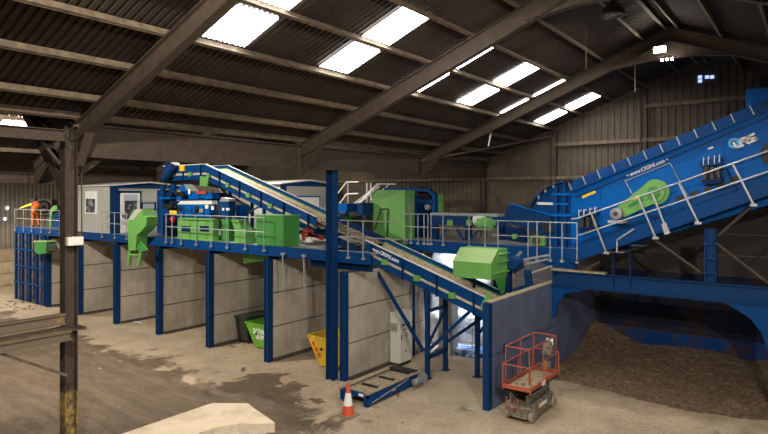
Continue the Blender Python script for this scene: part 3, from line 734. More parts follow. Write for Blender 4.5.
MB().path([atY(163, 188, Ya), atY(166, 183, Ya), atY(169, 190, Ya), atY(172, 196, Ya)], .025).build('hose', 'black', t)
MB().path([atY(182, 215, Ya-.3), atY(186, 209, Ya-.3), atY(193, 214, Ya-.3), atY(199, 208, Ya-.3)], .02).build('hose', 'black', t)
MB().pybox(199, 208.5, 203, 212.5, Ya-.26, .08).build('bearing', 'galv', t)
MB().pybox(211, 206, 213.5, 210, Ya-.24, .04).build('hatch', 'white', t)
# green panels
t = thing('green_enclosure', 'bright green enclosure with two blue slots behind handrail', 'enclosure', (-22.5, 15.5, ZP))
g0 = MB().pybox(177.5, 218.5, 219, 241.3, 15.5, .3).build('casing', 'green', t, .01)
for x in (181, 200): MB().pybox(x, 226, x+8.5, 231.5, 15.48, .02).build('slot', 'blue_dark', t)
MB().pybox(196.5, 218.5, 197.3, 241, 15.485, .02).build('seam', 'green_dark', t)
t = thing('green_chute', 'green open chute standing between green enclosure and green cabinet', 'chute', (-20, 15.5, ZP))
MB().pxprism([(221, 219), (229, 219), (229, 242), (221, 241.5)], 15.9, .6).build('rear_casing', 'green_dark', t)
MB().pxprism([(231, 220), (238.5, 220), (242, 229), (246, 229), (246, 243), (234.5, 243), (234.5, 229)], 15.55, .5).build('front_casing', 'green', t)
t = thing('green_cabinet', 'green box cabinet at platform edge left of the blue column', 'cabinet', (-17, 15.8, ZP))
MB().box((-17.75, 15.4, ZP+.01), (-16.2, 16.25, 5.6)).build('body', 'green_dark', t, .01)
MB().box((-17.78, 15.37, 5.6), (-16.17, 16.28, 5.63)).build('lid', 'green', t)
MB().box((-17.0, 15.385, ZP+.05), (-16.98, 15.4, 5.58)).build('seam', 'green', t)
t = thing('red_frame', 'red steel frame resting on the platform behind green cabinet', 'frame', (-16, 17.5, ZP))
for a_, c_ in (((302, 230), (304, 240)), ((302, 231), (323, 239)), ((306, 228), (313, 236)), ((304, 236), (323, 236)), ((312, 230), (308, 238))):
    MB().beam(atY(*a_, 16.7), atY(*c_, 16.7), .07, .1).build('bar', 'rust_red', t)
MB().lathe(atY(309, 242, 16.5), [(.2, 0), (.06, .14), (.05, .2)], 14).build('white_funnel', 'white', t)
# underslung green hopper
o = MB().prism([(-19.0, 15.75, 4.0), (-17.35, 15.75, 4.0), (-17.35, 15.75, 3.85), (-18.9, 15.75, 3.6)], (0, 1.3, 0)).build('hopper', 'green', None); tag(o, 'green hopper bottom showing beneath the platform edge', 'hopper')
# left green chute over the edge
t = thing('discharge_chute', 'bright green discharge chute with two round legs before the cabin', 'chute', (-25.6, 14.6, 3.4))
b = MB().pxprism([(128, 220), (137, 209.5), (151.5, 209.5), (151.5, 216), (158.5, 217), (157, 225.5), (148, 232), (142, 235), (140, 250.5), (128.5, 250.5)], 14.5, .55).build('casing', 'green', t)
MB().pxprism([(127.5, 220.2), (136.5, 209), (142, 209), (133.5, 220)], 14.48, .02).build('pale_front', 'cream_panel', t)
MB().pxprism([(140, 241), (147, 250), (140.5, 252.5), (136.5, 249)], 14.44, .06).build('bracket', 'green_dark', t)
for x0, x1 in ((130.5, 128.5), (141, 139)):
    a_ = atY(x0, 251, 14.6); c_ = atY(x1, 265, 14.6); MB().tube(a_, c_, .09, 10).build('tube_leg', 'green', t)
MB().tube(atY(130, 255, 14.6), atY(141, 255, 14.6), .05, 8).build('tie', 'green', t)
for z in (4.2, 4.36): MB().beam((atY(133, 240, 14.8).x, 14.8, z), (atY(133, 240, 14.8).x, 15.15, z), .08, .05).build('hanger', 'blue_post', t)
# green box hung far left
t = thing('green_hung_box', 'green box with dark opening hung on far left platform front', 'box', (-36, 14.7, 3.7))
MB().pxprism([(34.5, 242), (56, 242), (56, 253), (42, 254.5), (34.5, 252)], 14.6, .5).build('casing', 'green_dark', t)
MB().pxprism([(46, 245.5), (56.2, 245), (56.2, 250.5), (46, 251)], 14.57, .04).build('opening', 'black', t)
MB().pxprism([(33.5, 240.8), (56.5, 241), (56.5, 242.3), (33.5, 242.3)], 14.55, .5).build('lid', 'green_pale', t)
t = thing('curved_green_conveyor', 'green curved feed casing with blue body right of the person', 'machine', (-34.2, 16.5, ZP))
MB().pxprism([(49, 230.5), (49, 218), (51.5, 209), (58, 205.5), (64, 205.5), (64, 209), (55, 212), (52.5, 219), (52, 230.5)], 16.3, .4).build('arc', 'green', t)
MB().pxprism([(52.3, 230.5), (52.5, 219), (55, 213), (64, 210), (64, 230.5)], 16.4, .5).build('body', 'blue_post', t)
# fan and grey unit in the far left wall
t = thing('wall_fan', 'round fan in pale square housing on far left wall', 'fan', (-47.0, 20, 5.2))
p = atX(43, 207, -46.9)
MB().box((-47.2, p.y-.75, p.z-.6), (-46.95, p.y+.65, p.z+.6)).build('housing', 'cream_panel', t)
MB().lathe((-46.95, p.y, p.z), [(.5, 0), (.5, .08), (.42, .1)], 24, 'X').build('cowl', 'ring_dark', t)
MB().lathe((-46.85, p.y, p.z), [(.36, 0), (.36, .05)], 20, 'X').build('fan_disc', 'motor_grey', t)
MB().lathe((-46.8, p.y, p.z), [(.1, 0), (.1, .05)], 12, 'X').build('hub', 'black', t)
# ---------------------------------------------------------------- large green machine at the back
t = thing('shredder_unit', 'large green machine with chamfered top on the platform', 'machine', (-15.8, 21.6, ZP))
Yg = 21.5
MB().pxprism([(374.5, 241), (371.5, 196), (377, 190), (405, 190), (405, 245), (392, 240)], Yg, .8, raw=True).build('casing', 'green', t, .02)
xg = atY(405, 190, Yg).x
zt_ = atY(405, 190, Yg).z
MB().box((xg, Yg+.3, ZP+.8), (xg+.02, Yg+.6, zt_-.4)).build('louvre', 'galv', t)
MB().pxprism([(372, 196.3), (377, 190.2), (405, 190.2), (403.5, 195)], Yg-.02, .03).build('top_chamfer', 'green', t)
b = MB(); b.path([atY(375, 229, Yg-.06), atY(381, 209, Yg-.06), atY(388, 209, Yg-.06), atY(387, 237, Yg-.06)], .03); b.build('ladder_hoop', 'black', t)
t = thing('blue_press_frame', 'dark blue octagonal machine frame beside large green machine', 'machine', (-13.6, 22.8, ZP))
Yb = 22.7
def ring(pts_o, pts_i, Y, dY, nm, m, par):
    b = MB(); n = len(pts_o)
    for i in range(n-1): b.prism([atY(*pts_o[i], Y), atY(*pts_o[i+1], Y), atY(*pts_i[i+1], Y), atY(*pts_i[i], Y)], (0, dY, 0))
    b.build(nm, m, par)
ring([(413, 241), (413, 196), (407, 188.5), (428, 188.5), (435, 194.5), (435, 241)], [(416, 241), (416, 198), (411, 191.5), (427, 191.5), (432, 196), (432, 241)], Yb, .25, 'front_frame', 'blue', t)
MB().pybox(384, 187.5, 428, 190, Yb+.1, .8).build('top_beam', 'blue', t)
MB().pybox(416, 199.5, 432, 203.5, Yb-.05, .2).build('cross_beam', 'blue', t)
MB().pybox(416, 190, 432, 241, Yb+.5, .3).build('back_plate', 'black', t)
p = atY(427, 207, Yb-.02); MB().lathe(p, [(.14, 0), (.14, .2)], 14, 'Y').build('pulley', 'galv', t)
MB().pybox(416, 204, 432, 243, Yb+.1, .3).build('side_plate', 'blue_dark', t)
o = MB().pybox(435.5, 194, 441, 212.5, Yb+.4, .5).build('electrical_box', 'green', None); tag(o, 'small green upright box right of the blue octagonal frame', 'box')
# blue box group between column and green machine
t = thing('blue_hopper_unit', 'blue hopper with dark base left of the large green machine', 'machine', (-18, 21.0, ZP))
MB().pybox(337, 203.5, 358, 212, 20.3, .8).build('hopper', 'blue_bright', t); MB().pybox(357, 203, 371, 215, 20.5, .8).build('hopper_end', 'blue_post', t)
MB().pybox(352, 215, 372.5, 238, 20.6, .5).build('base', 'black', t)
MB().pybox(339, 215.5, 353, 232, 20.1, .6).build('green_panel', 'green_dark', t)
MB().tube(atY(341, 214, 19.9), atY(347, 214, 19.9), .14, 12).build('drive', 'blue_post', t)
# white stair handrails
t = thing('access_stairs', 'white handrails of steel access stairs behind the blue column', 'stairs', (-20, 24, ZP))
Yst = 24.0
for (a_, c_, d_) in (((335, 197), (346.5, 182), (358, 182)), ((335, 210), (346.5, 194), (358, 193.5)), ((358, 205), (377, 184), (390, 184)), ((371, 200), (390, 184), (396, 184))):
    MB().path([atY(*a_, Yst), atY(*c_, Yst), atY(*d_, Yst)], .035).build('handrail', 'white_steel', t)
MB().pxprism([(338, 215), (378, 184), (380, 187), (342, 218)], Yst+.3, .05).build('stringer', 'galv', t)
for x in (348, 367, 371): MB().beam(atY(x, 183, Yst), atY(x, 216, Yst), .06, .06).build('rail_post', 'galv', t)
# rear platform machinery
t = thing('low_conveyor', 'dark blue low conveyor with green motors behind the rear handrail', 'conveyor', (-11, 22, ZP))
MB().pybox(430, 216, 507, 226, 21.9, .3).build('side_plate', 'blue_post', t)
for x in (432, 465, 498): MB().pybox(x, 226, x+5, 240, 22, .2).build('leg', 'blue_dark', t)
for x in (447, 466, 490): MB().pybox(x, 220, x+5, 225.5, 21.8, .12).build('guard', 'green', t)
MB().tube(atY(475, 220, 21.6), atY(484, 220, 21.6), .22, 14).build('gearbox', 'white_steel', t)
MB().tube(atY(479, 224, 21.5), atY(491, 224, 21.5), .26, 14).build('motor', 'green', t)
MB().pybox(430, 213.5, 507, 216, 21.95, .9).build('top_cover', 'galv', t)
for pa, pc in (((440, 240), (447, 227)), ((456, 227), (463, 240)), ((470, 240), (481, 227))):
    MB().beam(atY(*pa, 21.95), atY(*pc, 21.95), .07, .07).build('brace', 'blue', t)
t = thing('tilted_trough', 'dark blue tilted trough panel leading to the screen casing', 'trough', (-9.6, 21.5, 4.5))
MB().pxprism([(504.5, 214), (511, 204), (553, 215.5), (556, 232), (549, 236), (505, 222)], 21.4, .25).build('trough_side', 'blue_post', t)
MB().beam(atY(511, 204, 21.35), atY(553, 215.5, 21.35), .06, .05).build('edge', 'blue_bright', t)
MB().pxprism([(540, 225), (555, 222), (556, 232), (545, 232)], 21.36, .05).build('dark_hole', 'black', t)
MB().pxprism([(530, 236), (544.5, 236), (544.5, 245.5), (530, 245.5)], 21.1, .2).build('green_guard', 'green', t)
MB().lathe(atY(536, 241, 21.08), [(.17, 0), (.17, .05)], 14, 'Y').build('bearing', 'dark_panel', t)
MB().pxprism([(505, 226), (528, 232), (528, 243), (505, 240)], 21.3, .3).build('lower_frame', 'blue_dark', t)
MB().pybox(512, 234, 516, 239, 21.2, .1).build('green_block', 'green', t)
# ---------------------------------------------------------------- the big inclined screen
YS = 21.5
t = thing('screening_machine', 'big blue inclined screening machine with white logo', 'machine', (-4, 21.6, 4.5))
P = lambda x, y, Y=YS: atY(x, y, Y)
MB().pxprism([(571, 191), (751, 116), (800, 96), (800, 195), (765, 206), (571, 262)], YS, 2.2).build('side_plate', 'blue_bright', t)
# top flange with ribs
MB().prism([P(571, 190.5, YS-.28), P(800, 95.5, YS-.28), P(800, 95.5, YS), P(571, 190.5, YS)], (0, 0, -.05)).build('top_flange', 'blue', t)
pa = P(571, 190.5); pb = P(800, 95.5); dr = (pb-pa).normalized(); nr = Vector((-dr.z, 0, dr.x))
MB().prism([pa, pb, pb+nr*.3, pa+nr*.3], (0, .04, 0)).build('top_band', 'blue', t)
L_ = (pb-pa).length; k = 0.05
while k < L_:
    c = pa+dr*k; MB().beam(c+Vector((0, -.06, 0))-nr*.02, c+Vector((0, -.06, 0))+nr*.3, .03, .12, up=(0, 1, 0)).build('flange_rib', 'galv', t); k += .56
MB().prism([P(575, 197, YS-.03), P(800, 103, YS-.03), P(800, 104.5, YS-.03), P(575, 198.5, YS-.03)], (0, .03, 0)).build('seam', 'blue_post', t)
# left rounded casing
MB().pxprism([(533, 206), (538, 198), (545, 191), (553, 186), (563, 182.5), (574, 182), (574, 260), (560, 262), (545, 247), (538, 228)], YS+.05, 2.0).build('rounded_casing', 'blue', t)
arc = [(532, 206), (537, 198), (544, 191), (553, 185.5), (563, 182), (572, 181.5)]
b = MB()
for a_, c_ in zip(arc[:-1], arc[1:]): b.beam(P(*a_), P(*c_), .5, .04)
b.build('curved_flange', 'blue_post', t)
for x, y in ((545, 190.5), (553, 185.6), (538, 197)): MB().pybox(x-.5, y-2, x+1, y+2, YS-.2, .1).build('bolt', 'galv', t)
MB().pxprism([(553.5, 186), (557, 186), (557, 255), (553.5, 255)], YS-.16, .2).pxprism([(562, 182), (565.5, 182), (565.5, 258), (562, 258)], YS-.16, .2).build('upright', 'blue', t)
MB().pybox(551, 193, 570, 195.5, YS-.2, .05).pybox(551, 214, 572, 216.5, YS-.2, .05).pybox(553, 203, 568, 205, YS-.18, .04).build('strap', 'blue_bright', t)
MB().pxprism([(537, 202), (553, 202.5), (553, 205), (537, 204.6)], YS+.0, .03).build('pale_sticker', 'white_steel', t)
# panels on the side plate
def outline(pp, m='blue_post', nm='access_panel', Y=YS):
    MB().pxprism(pp, Y-.035, .035).build(nm, m, t)
outline([(625, 181), (670, 163), (687, 196), (640, 217)], 'blue_bright')
MB().path([P(625, 181, YS-.05), P(670, 163, YS-.05), P(688, 197, YS-.05)], .015).path([P(625, 181, YS-.05), P(634, 197, YS-.05)], .015).build('panel_edge', 'galv', t)
outline([(701, 151), (722, 143), (726, 163), (701, 172)], 'blue_bright', 'spring_mount_plate')
outline([(583, 195), (600, 190), (600, 208), (583, 214)], 'blue_bright', 'spring_mount_plate')
MB().pxprism([(581.5, 196), (595, 190.5), (596, 193), (582.5, 198.5)], YS-.06, .03).build('yellow_sticker', 'yellow', t)
MB().pxprism([(708, 148), (713, 146.2), (713, 148), (708, 149.8)], YS-.06, .03).build('white_sticker', 'white', t)
ra = random.Random(3)
b = MB()
for k in range(46):
    x = ra.uniform(580, 765); y = 190.5-(x-571)*.415+ra.uniform(12, 50)
    p = P(x, y, YS-.015); b.lathe(p, [(.014, 0), (.014, .02)], 6, 'Y')
b.build('bolt_heads', 'blue_post', t)
def springs(cx, cy, k=1.):
    for dx in (-6, 0, 6):
        a_ = P(cx+dx*1.0, cy-6*k, YS-.25); c_ = P(cx+dx*1.15, cy+7*k, YS-.25)
        b = MB(); n = 6
        for i in range(n): q0 = a_.lerp(c_, i/n); q1 = a_.lerp(c_, (i+.55)/n); b.tube(q0, q1, .105, 10)
        b.tube(a_, c_, .06, 8); b.build('spring', 'spring', t)
    MB().pxprism([(cx-11, cy-12*k), (cx+11, cy-16*k), (cx+12, cy-9*k), (cx-11, cy-6*k)], YS-.4, .4).build('spring_bracket', 'blue', t)
    MB().pxprism([(cx-10, cy+7*k), (cx+12, cy+5*k), (cx+10, cy+10*k), (cx-8, cy+12*k)], YS-.4, .4).build('spring_seat', 'blue_dark', t)
    for dx in (-8, -3, 3, 8): MB().beam(P(cx+dx, cy-17*k-dx*.2, YS-.3), P(cx+dx, cy-9*k-dx*.2, YS-.3), .02, .3).build('gusset', 'white_steel', t)
springs(712, 173); springs(588, 222, .8)
# lettering
ang = math.atan2(pb.z-pa.z, pb.x-pa.x); xd = Vector((math.cos(ang), 0, math.sin(ang))); yd = Vector((-math.sin(ang), 0, math.cos(ang)))
for nm_, strokes in (('letter_c', [[(150, 228), (190, 300), (300, 268)]]), ('letter_r', [[(268, 262), (245, 180), (345, 142), (362, 185), (300, 208)], [(322, 205), (392, 236)]]), ('letter_s', [[(465, 88), (385, 128), (400, 172), (485, 148), (505, 182), (415, 214)]])):
    b = MB()
    for st in strokes:
        q = [P(724+x/15.5, 128+y/15.5, YS-.045) for x, y in st]
        for a_, c_ in zip(q[:-1], q[1:]):
            d_ = (c_-a_).normalized()*.02; b.beam(a_-d_, c_+d_, .02, .065, up=d_.cross(Vector((0, 1, 0))))
    b.build(nm_, 'white', t)
cr = P(733.8, 143, YS-.035); b = MB(); n = 22
for i in range(n):
    a0 = 2*PI*i/n; a1 = 2*PI*(i+1)/n
    f_ = lambda a, r: cr+Vector((math.cos(a)*r, 0, math.sin(a)*r))
    b.prism([f_(a0, .08), f_(a1, .08), f_(a1, .165), f_(a0, .165)], (0, .02, 0))
b.build('logo_ring', 'logo_cyan', t)
text(t, '\u2022 www.CRSNI.com \u2022', P(627.5, 177.3, YS-.05), xd, yd, 1.42, 'white', depth=.01)
# green drive guard, one piece + motor
YD = YS-.35
pA = P(619, 213, YD); pB = P(653, 192, YD); dvec = (pB-pA).normalized(); nn = Vector((-dvec.z, 0, dvec.x))
poly = []
for i in range(11): a0 = -PI/2+PI*i/10; poly.append(pB+dvec*math.cos(a0)*.36+nn*math.sin(a0)*.36)
for i in range(7): a0 = PI/2+PI*i/6; poly.append(pA+dvec*math.cos(a0)*.2+nn*math.sin(a0)*.2)
MB().prism(poly, (0, .25, 0)).build('belt_guard', 'green', t)
MB().lathe(pB+Vector((.05, .12, 0)), [(.43, 0), (.43, .08)], 28, 'Y').build('guard_disc', 'green', t)
MB().lathe(pB+Vector((.02, -.03, 0)), [(.2, 0), (.2, .04)], 20, 'Y').build('hub_cover', 'green_dark', t)
q0 = pA.lerp(pB, .3); q1 = pA.lerp(pB, .72)
MB().beam(q0+Vector((0, -.01, 0)), q1+Vector((0, -.01, 0)), .02, .13, up=nn).build('mesh_slot', 'green_dark', t)
MB().beam(pA.lerp(pB, .5)+nn*.12+Vector((0, -.02, 0)), pA.lerp(pB, .66)+nn*.12+Vector((0, -.02, 0)), .02, .09, up=nn).build('yellow_sticker', 'yellow', t)
pm = pA+Vector((-.02, -.35, -.02))
mo = MB().lathe(pm, [(.12, -.02), (.2, 0), (.21, .06), (.21, .5)], 20, 'Y').build('motor', 'motor_grey', t)
MB().lathe(pm+Vector((0, -.03, 0)), [(.08, 0), (.08, .02)], 12, 'Y').build('fan_grille', 'ring_dark', mo)
MB().box((pm.x-.25, pm.y-.05, pm.z-.32), (pm.x+.3, pm.y+.5, pm.z-.22)).build('motor_base', 'galv', t)
# dark cutouts beneath
for x, y in ((676, 197), (690, 192.5), (704, 188), (717, 183.5), (730, 178)):
    MB().pxprism([(x, y), (x+8, y-3), (x+8, y+3), (x, y+6)], YS-.05, .03).build('cutout', 'black', t)
MB().lathe(P(776, 153, YS-.12), [(.4, 0), (.4, .12)], 24, 'Y').build('end_bearing', 'black', t)
# feed box upper right
o = MB().pybox(745.5, 87, 800, 130, YS+.3, 1.6).build('feed_box', 'blue_bright'); tag(o, 'upright blue feed box at top right above the screen', 'box')
# walkway
YW = 20.5
t = thing('inclined_walkway', 'blue inclined walkway with handrails climbing beside the screen', 'walkway', (-4, 20.9, 4))
w0 = atY(571, 263.4, YW); w1 = atY(800, 184.6, YW)
dw = (w1-w0).normalized(); nw = Vector((-dw.z, 0, dw.x))
MB().prism([w0, w1, w1+nw*.42, w0+nw*.42], (0, .08, 0)).build('stringer', 'blue', t)
MB().prism([w0-nw*.0+Vector((0, -.08, 0)), w1+Vector((0, -.08, 0)), w1+nw*.03+Vector((0, -.08, 0)), w0+nw*.03+Vector((0, -.08, 0))], (0, .2, 0)).build('lower_flange', 'blue_post', t)
MB().prism([w0+nw*.36+Vector((0, .08, 0)), w1+nw*.36+Vector((0, .08, 0)), w1+nw*.4+Vector((0, .08, 0)), w0+nw*.4+Vector((0, .08, 0))], (0, .85, 0)).build('tread_grating', 'galv', t)
MB().prism([w0+nw*.5+Vector((0, .93, 0)), w1+nw*.5+Vector((0, .93, 0)), w1+nw*.66+Vector((0, .93, 0)), w0+nw*.66+Vector((0, .93, 0))], (0, .04, 0)).build('inner_stringer', 'blue', t)
Y3 = YW-.06
T0, T1 = atY(577, 218.5, Y3), atY(800, 139.8, Y3); m0, m1 = atY(577, 236, Y3), atY(800, 161, Y3)
MB().tube(T0, T1, .026, 10).tube(T0, atY(571, 219, Y3), .026, 8).build('top_rail', 'galv', t); MB().tube(m0, m1, .026, 10).build('mid_rail', 'galv', t)
for (x0, y0, x1, y1) in ((606.6, 253, 591.5, 214), (656, 238, 638.5, 198), (698.6, 223, 679, 183.5), (754, 205, 733, 164.5)):
    b = MB(); b.beam(atY(x0, y0, Y3), atY(x1, y1, Y3), .05, .05); q = atY(x0, y0, Y3); b.box((q.x-.1, Y3-.04, q.z-.04), (q.x+.08, Y3+.07, q.z+.04)); b.build('rail_post', 'galv', t)
b = MB(); b.beam(atY(667, 230, Y3), atY(652, 193, Y3), .05, .05); b.build('rail_post', 'galv', t)
MB().prism([atY(661, 224, Y3-.03), atY(666, 222.5, Y3-.03), atY(670, 233, Y3-.03), atY(665, 235, Y3-.03)], (0, .04, 0)).build('notice_plate', 'galv', t)
b = MB(); b.path([atY(617, 252, Y3), atY(617, 240, Y3), atY(634, 229, Y3)], .03); b.build('bent_pipe', 'galv', t)
# supports of the screen: horizontal beam, post, struts
t = thing('support_beam', 'long blue steel beam spanning the fines bay with brackets', 'beam', (-4, 20.75, 3.1))
xb0 = atY(553, 275, 20.8).x
MB().ibeam((xb0, 20.75, 3.38), (EX, 20.75, 3.38), .26, .56, .035).build('beam', 'blue_post', t)  # darker blue stands in for the shade on this beam
MB().box((xb0, 20.6, 3.67), (xb0+1.9, 20.9, 3.73)).build('top_plate', 'belt', t)
a0 = atY(553, 285, 20.75)
MB().prism([(xb0, 20.68, 3.1), (xb0, 20.68, 2.0), (xb0+.12, 20.68, 1.98), (xb0+.22, 20.68, 2.5), (xb0+.5, 20.68, 2.88), (xb0+1.1, 20.68, 3.02), (xb0+1.2, 20.68, 3.1)], (0, .12, 0)).build('bracket', 'blue', t)
q = atY(742, 305, 20.75).x
MB().prism([(q-.5, 20.68, 3.1), (q-.3, 20.68, 3.0), (q+.2, 20.68, 2.7), (q+.5, 20.68, 2.3), (q+.65, 20.68, 1.8), (q+.95, 20.68, 1.75), (q+.95, 20.68, 3.1)], (0, .12, 0)).build('bracket', 'blue', t)
MB().ibeam((q+.8, 20.75, 0), (q+.8, 20.75, 3.08), .22, .22, .02, up=(1, 0, 0)).build('leg', 'blue_post', t)
xp = atY(711, 270, 20.75).x
b = MB().ibeam((xp, 20.75, 3.67), (xp, 20.75, 5.35), .34, .32, .03, up=(1, 0, 0)).build('post', 'blue_post', t)
for z in (3.95, 4.4, 4.85): MB().box((xp-.18, 20.56, z), (xp+.18, 20.6, z+.04)).build('stiffener', 'blue', t)
for pp, qq in (((655, 240), (700, 272)), ((768, 283), (716, 243)), ((718, 236), (754, 204)), ((600, 262), (580, 271))):
    MB().tube(atY(*pp, 20.7), atY(*qq, 20.7), .045, 8).build('strut', 'steel_brown', t)
for x in (613, 630): MB().beam(atY(x, 253, 20.7), atY(x+.5, 286, 20.7), .05, .05).build('hanger', 'blue_dark', t)
# pipes and frame under the rear platform near the push wall
t = thing('tail_frame', 'cluster of blue beams and pale pipes above push wall end', 'frame', (-8.3, 20, 3.2))
for a_, c_, w_, m_ in (((508, 266), (509, 292), .2, 'blue_post'), ((516, 292), (533, 287), .3, 'blue_post'), ((528, 270), (529, 288), .2, 'blue_post')):
    MB().beam(atY(*a_, 19.5), atY(*c_, 19.5), w_, w_).build('post', m_, t)
for a_, c_ in (((509, 268), (548, 259)), ((524, 275), (552, 266)), ((509, 262), (549, 255))):
    MB().beam(atY(*a_, 19.6), atY(*c_, 19.6), .07, .07).build('pipe', 'galv', t)
MB().tube(atY(511, 258, 19.5), atY(519, 270, 19.5), .24, 14).build('gear_motor', 'blue_post', t)
MB().tube(atY(521, 252, 19.5), atY(512, 262, 19.5), .06, 10).build('shaft', 'galv', t)

# ---------------------------------------------------------------- bulk bags behind legs
def bag(cx, cy, sx, sy, sz, m, label, grp=None, z=0):
    t = thing('bulk_bag', label, 'bag', (cx, cy, z), grp)
    b = MB(); b.box((cx-sx/2, cy-sy/2, z), (cx+sx/2, cy+sy/2, z+sz))
    bmesh.ops.subdivide_edges(b.bm, edges=b.bm.edges[:], cuts=5, use_grid_fill=True)
    rr = random.Random(int(cx*100+cy*7+z*3))
    for v in b.bm.verts:
        dx = (v.co.x-cx)/(sx/2); dy = (v.co.y-cy)/(sy/2); h_ = (v.co.z-z)/sz
        k = .05*math.sin(h_*PI)
        v.co.x += dx*k+rr.uniform(-.02, .02); v.co.y += dy*k+rr.uniform(-.02, .02)
        if h_ > .9: v.co.z += .1*(1-max(abs(dx), abs(dy)))+rr.uniform(-.02, .03)
        r2 = math.hypot(dx, dy)
        if r2 > 1.15: v.co.x -= dx*.07; v.co.y -= dy*.07
    b.build('sack', m, t, smooth=True)
    for ax in (-1, 1): MB().path([(cx+ax*sx*.4, cy-sy*.3, z+sz), (cx+ax*sx*.4, cy-sy*.1, z+sz+.14), (cx+ax*sx*.4, cy+sy*.1, z+sz)], .015, 6).build('loop', 'bag_blue', t)
    return t
bag(-13.1, 21.95, 1.0, 1.1, 1.3, 'bag_white', 'white bulk bag behind the conveyor legs, left one')
bag(-11.85, 22.1, 1.0, 1.1, 1.5, 'bag_white', 'white bulk bag behind the conveyor legs, middle one')
bag(-10.7, 22.3, 1.1, 1.1, 1.4, 'bag_white', 'white bulk bag behind the conveyor legs, right one')
bag(-14.3, 24.2, 1.2, 1.2, 2.1, 'bag_white', 'tall white bulk sack under the rear platform, left')
bag(-14.3, 24.2, 1.15, 1.15, 1.5, 'bag_white', 'white bulk sack stacked on the left tall sack under rear platform', z=2.22)
bag(-12.7, 24.4, 1.15, 1.15, 1.5, 'bag_white', 'white bulk sack stacked on the right tall sack under rear platform', z=2.22)
bag(-12.7, 24.4, 1.2, 1.2, 2.1, 'bag_white', 'tall white bulk sack under the rear platform, right')
o = MB().prism([(-12.7, 20.4, 0), (-9.6, 20.4, 0), (-9.6, 20.4, .15), (-10.5, 20.4, .3), (-12.4, 20.4, .25)], (0, .8, 0)).build('blue_sheeting', 'bag_blue'); tag(o, 'crumpled blue and white sheeting on floor behind conveyor legs', 'sheeting')
o = railing('grey floor level handrail before the white bulk bags', [-12.0, -11.0, -10.0, -9.0], 20.6, .0, drop=0, foot=False)
# cable ladder behind cabinet
t = thing('cable_ladder', 'grey upright cable ladder with cables beside the control cabinet', 'ladder', (-12.9, 19.3, 0))
for y in (19.2, 19.75): MB().beam((-12.95, y, 0), (-12.95, y, 3.7), .05, .05).build('rail', 'galv', t)
for k in range(11): MB().beam((-12.95, 19.2, .3+k*.32), (-12.95, 19.75, .3+k*.32), .03, .03).build('rung', 'galv', t)
MB().beam((-12.93, 19.33, 0), (-12.93, 19.33, 3.7), .05, .1).build('cable_bundle', 'blue_post', t)
o = MB().box((-12.3, 20.2, 0), (-11.7, 20.7, 2.9)).build('pale_duct', 'cream_panel'); tag(o, 'pale grey upright duct standing behind the leg pair', 'duct')

# control cabinet
t = thing('control_cabinet', 'pale grey electrical control cabinet against the concrete wall', 'cabinet', (-12.8, 18.0, 0))
cx0, cx1, cy0, cy1 = -12.95, -12.5, 17.75, 18.55
MB().box((cx0+.03, cy0+.03, 0), (cx1-.03, cy1-.03, .12)).build('plinth', 'black', t)
MB().box((cx0, cy0, .12), (cx1, cy1, 2.0)).build('body', 'cabinet', t, .01)
d = MB().box((cx1+.001, cy0+.02, .15), (cx1+.025, cy1-.02, 1.97)).build('door', 'cabinet', t)
for k in range(3): MB().lathe((cx1+.03, cy0+.2+k*.18, 1.55), [(.05, 0), (.05, .03)], 12, 'X').build('dial', 'black', d)
for k in range(3): MB().lathe((cx1+.03, cy0+.24+k*.14, 1.36), [(.025, 0), (.025, .03)], 10, 'X').build('button', 'red' if k == 1 else 'black', d)
for z in (1.2, 1.1): MB().lathe((cx1+.03, cy0+.4, z), [(.022, 0), (.022, .03)], 10, 'X').build('button', 'blue', d)
MB().box((cx1+.026, cy0+.33, .5), (cx1+.04, cy0+.4, .58)).build('warning_sticker', 'red', d)
MB().box((cx1+.026, cy0+.06, 1.0), (cx1+.05, cy0+.09, 1.2)).build('handle', 'black', d)
MB().box((cx0+.05, cy0-.03, 1.3), (cx0+.35, cy0, 1.6)).build('side_vent', 'galv', t)
MB().lathe(((cx0+cx1)/2, cy0+.4, 2.0), [(.04, 0), (.04, .06), (.02, .09)], 12).build('beacon', 'red', t)

# floor feeder / trolley
t = thing('feeder_frame', 'low blue steel feeder frame lying on the floor by the cone', 'machine', (-11.3, 15.2, 0))
fx0, fx1, fy0, fy1 = -11.95, -10.85, 13.75, 16.7
for x in (fx0, fx1-.05): MB().box((x, fy0, .06), (x+.05, fy1, .4)).build('side_plate', 'blue', t)
MB().box((fx0, fy0, .28), (fx1, fy0+.05, .42)).build('front_plate', 'blue', t); MB().box((fx0, fy1-.05, .12), (fx1, fy1, .42)).build('rear_plate', 'blue', t)
for x in (fx0-.03, fx1-.1): MB().box((x, fy0-.05, .4), (x+.13, fy1, .44)).build('top_flange', 'belt', t)
MB().box((fx0+.05, fy0+.05, .3), (fx1-.05, fy1-.05, .35)).build('belt', 'belt', t)
for y in (14.5, 15.4): MB().box((fx0+.25, y, .36), (fx1-.25, y+.09, .4)).build('cross_bar', 'black', t)
MB().box((fx0+.05, fy1-.45, .36), (fx1-.05, fy1-.12, .46)).build('rear_bar', 'black', t)
for x in (fx0+.05, fx1-.2): MB().box((x, fy0+.03, 0), (x+.15, fy0+.2, .3)).build('foot', 'blue_post', t)
for x in (fx0+.05, fx1-.2): MB().box((x, fy1-.3, 0), (x+.15, fy1-.1, .3)).build('foot', 'blue_post', t)
MB().lathe((fx1+.2, 16.15, .25), [(.08, -.22), (.11, -.2), (.11, .1), (.07, .12), (.07, .3)], 16, 'Y').build('motor', 'motor_grey', t)
MB().lathe((fx1+.12, 16.45, .25), [(.17, 0), (.17, .18)], 16, 'Y').build('gearbox', 'galv', t)
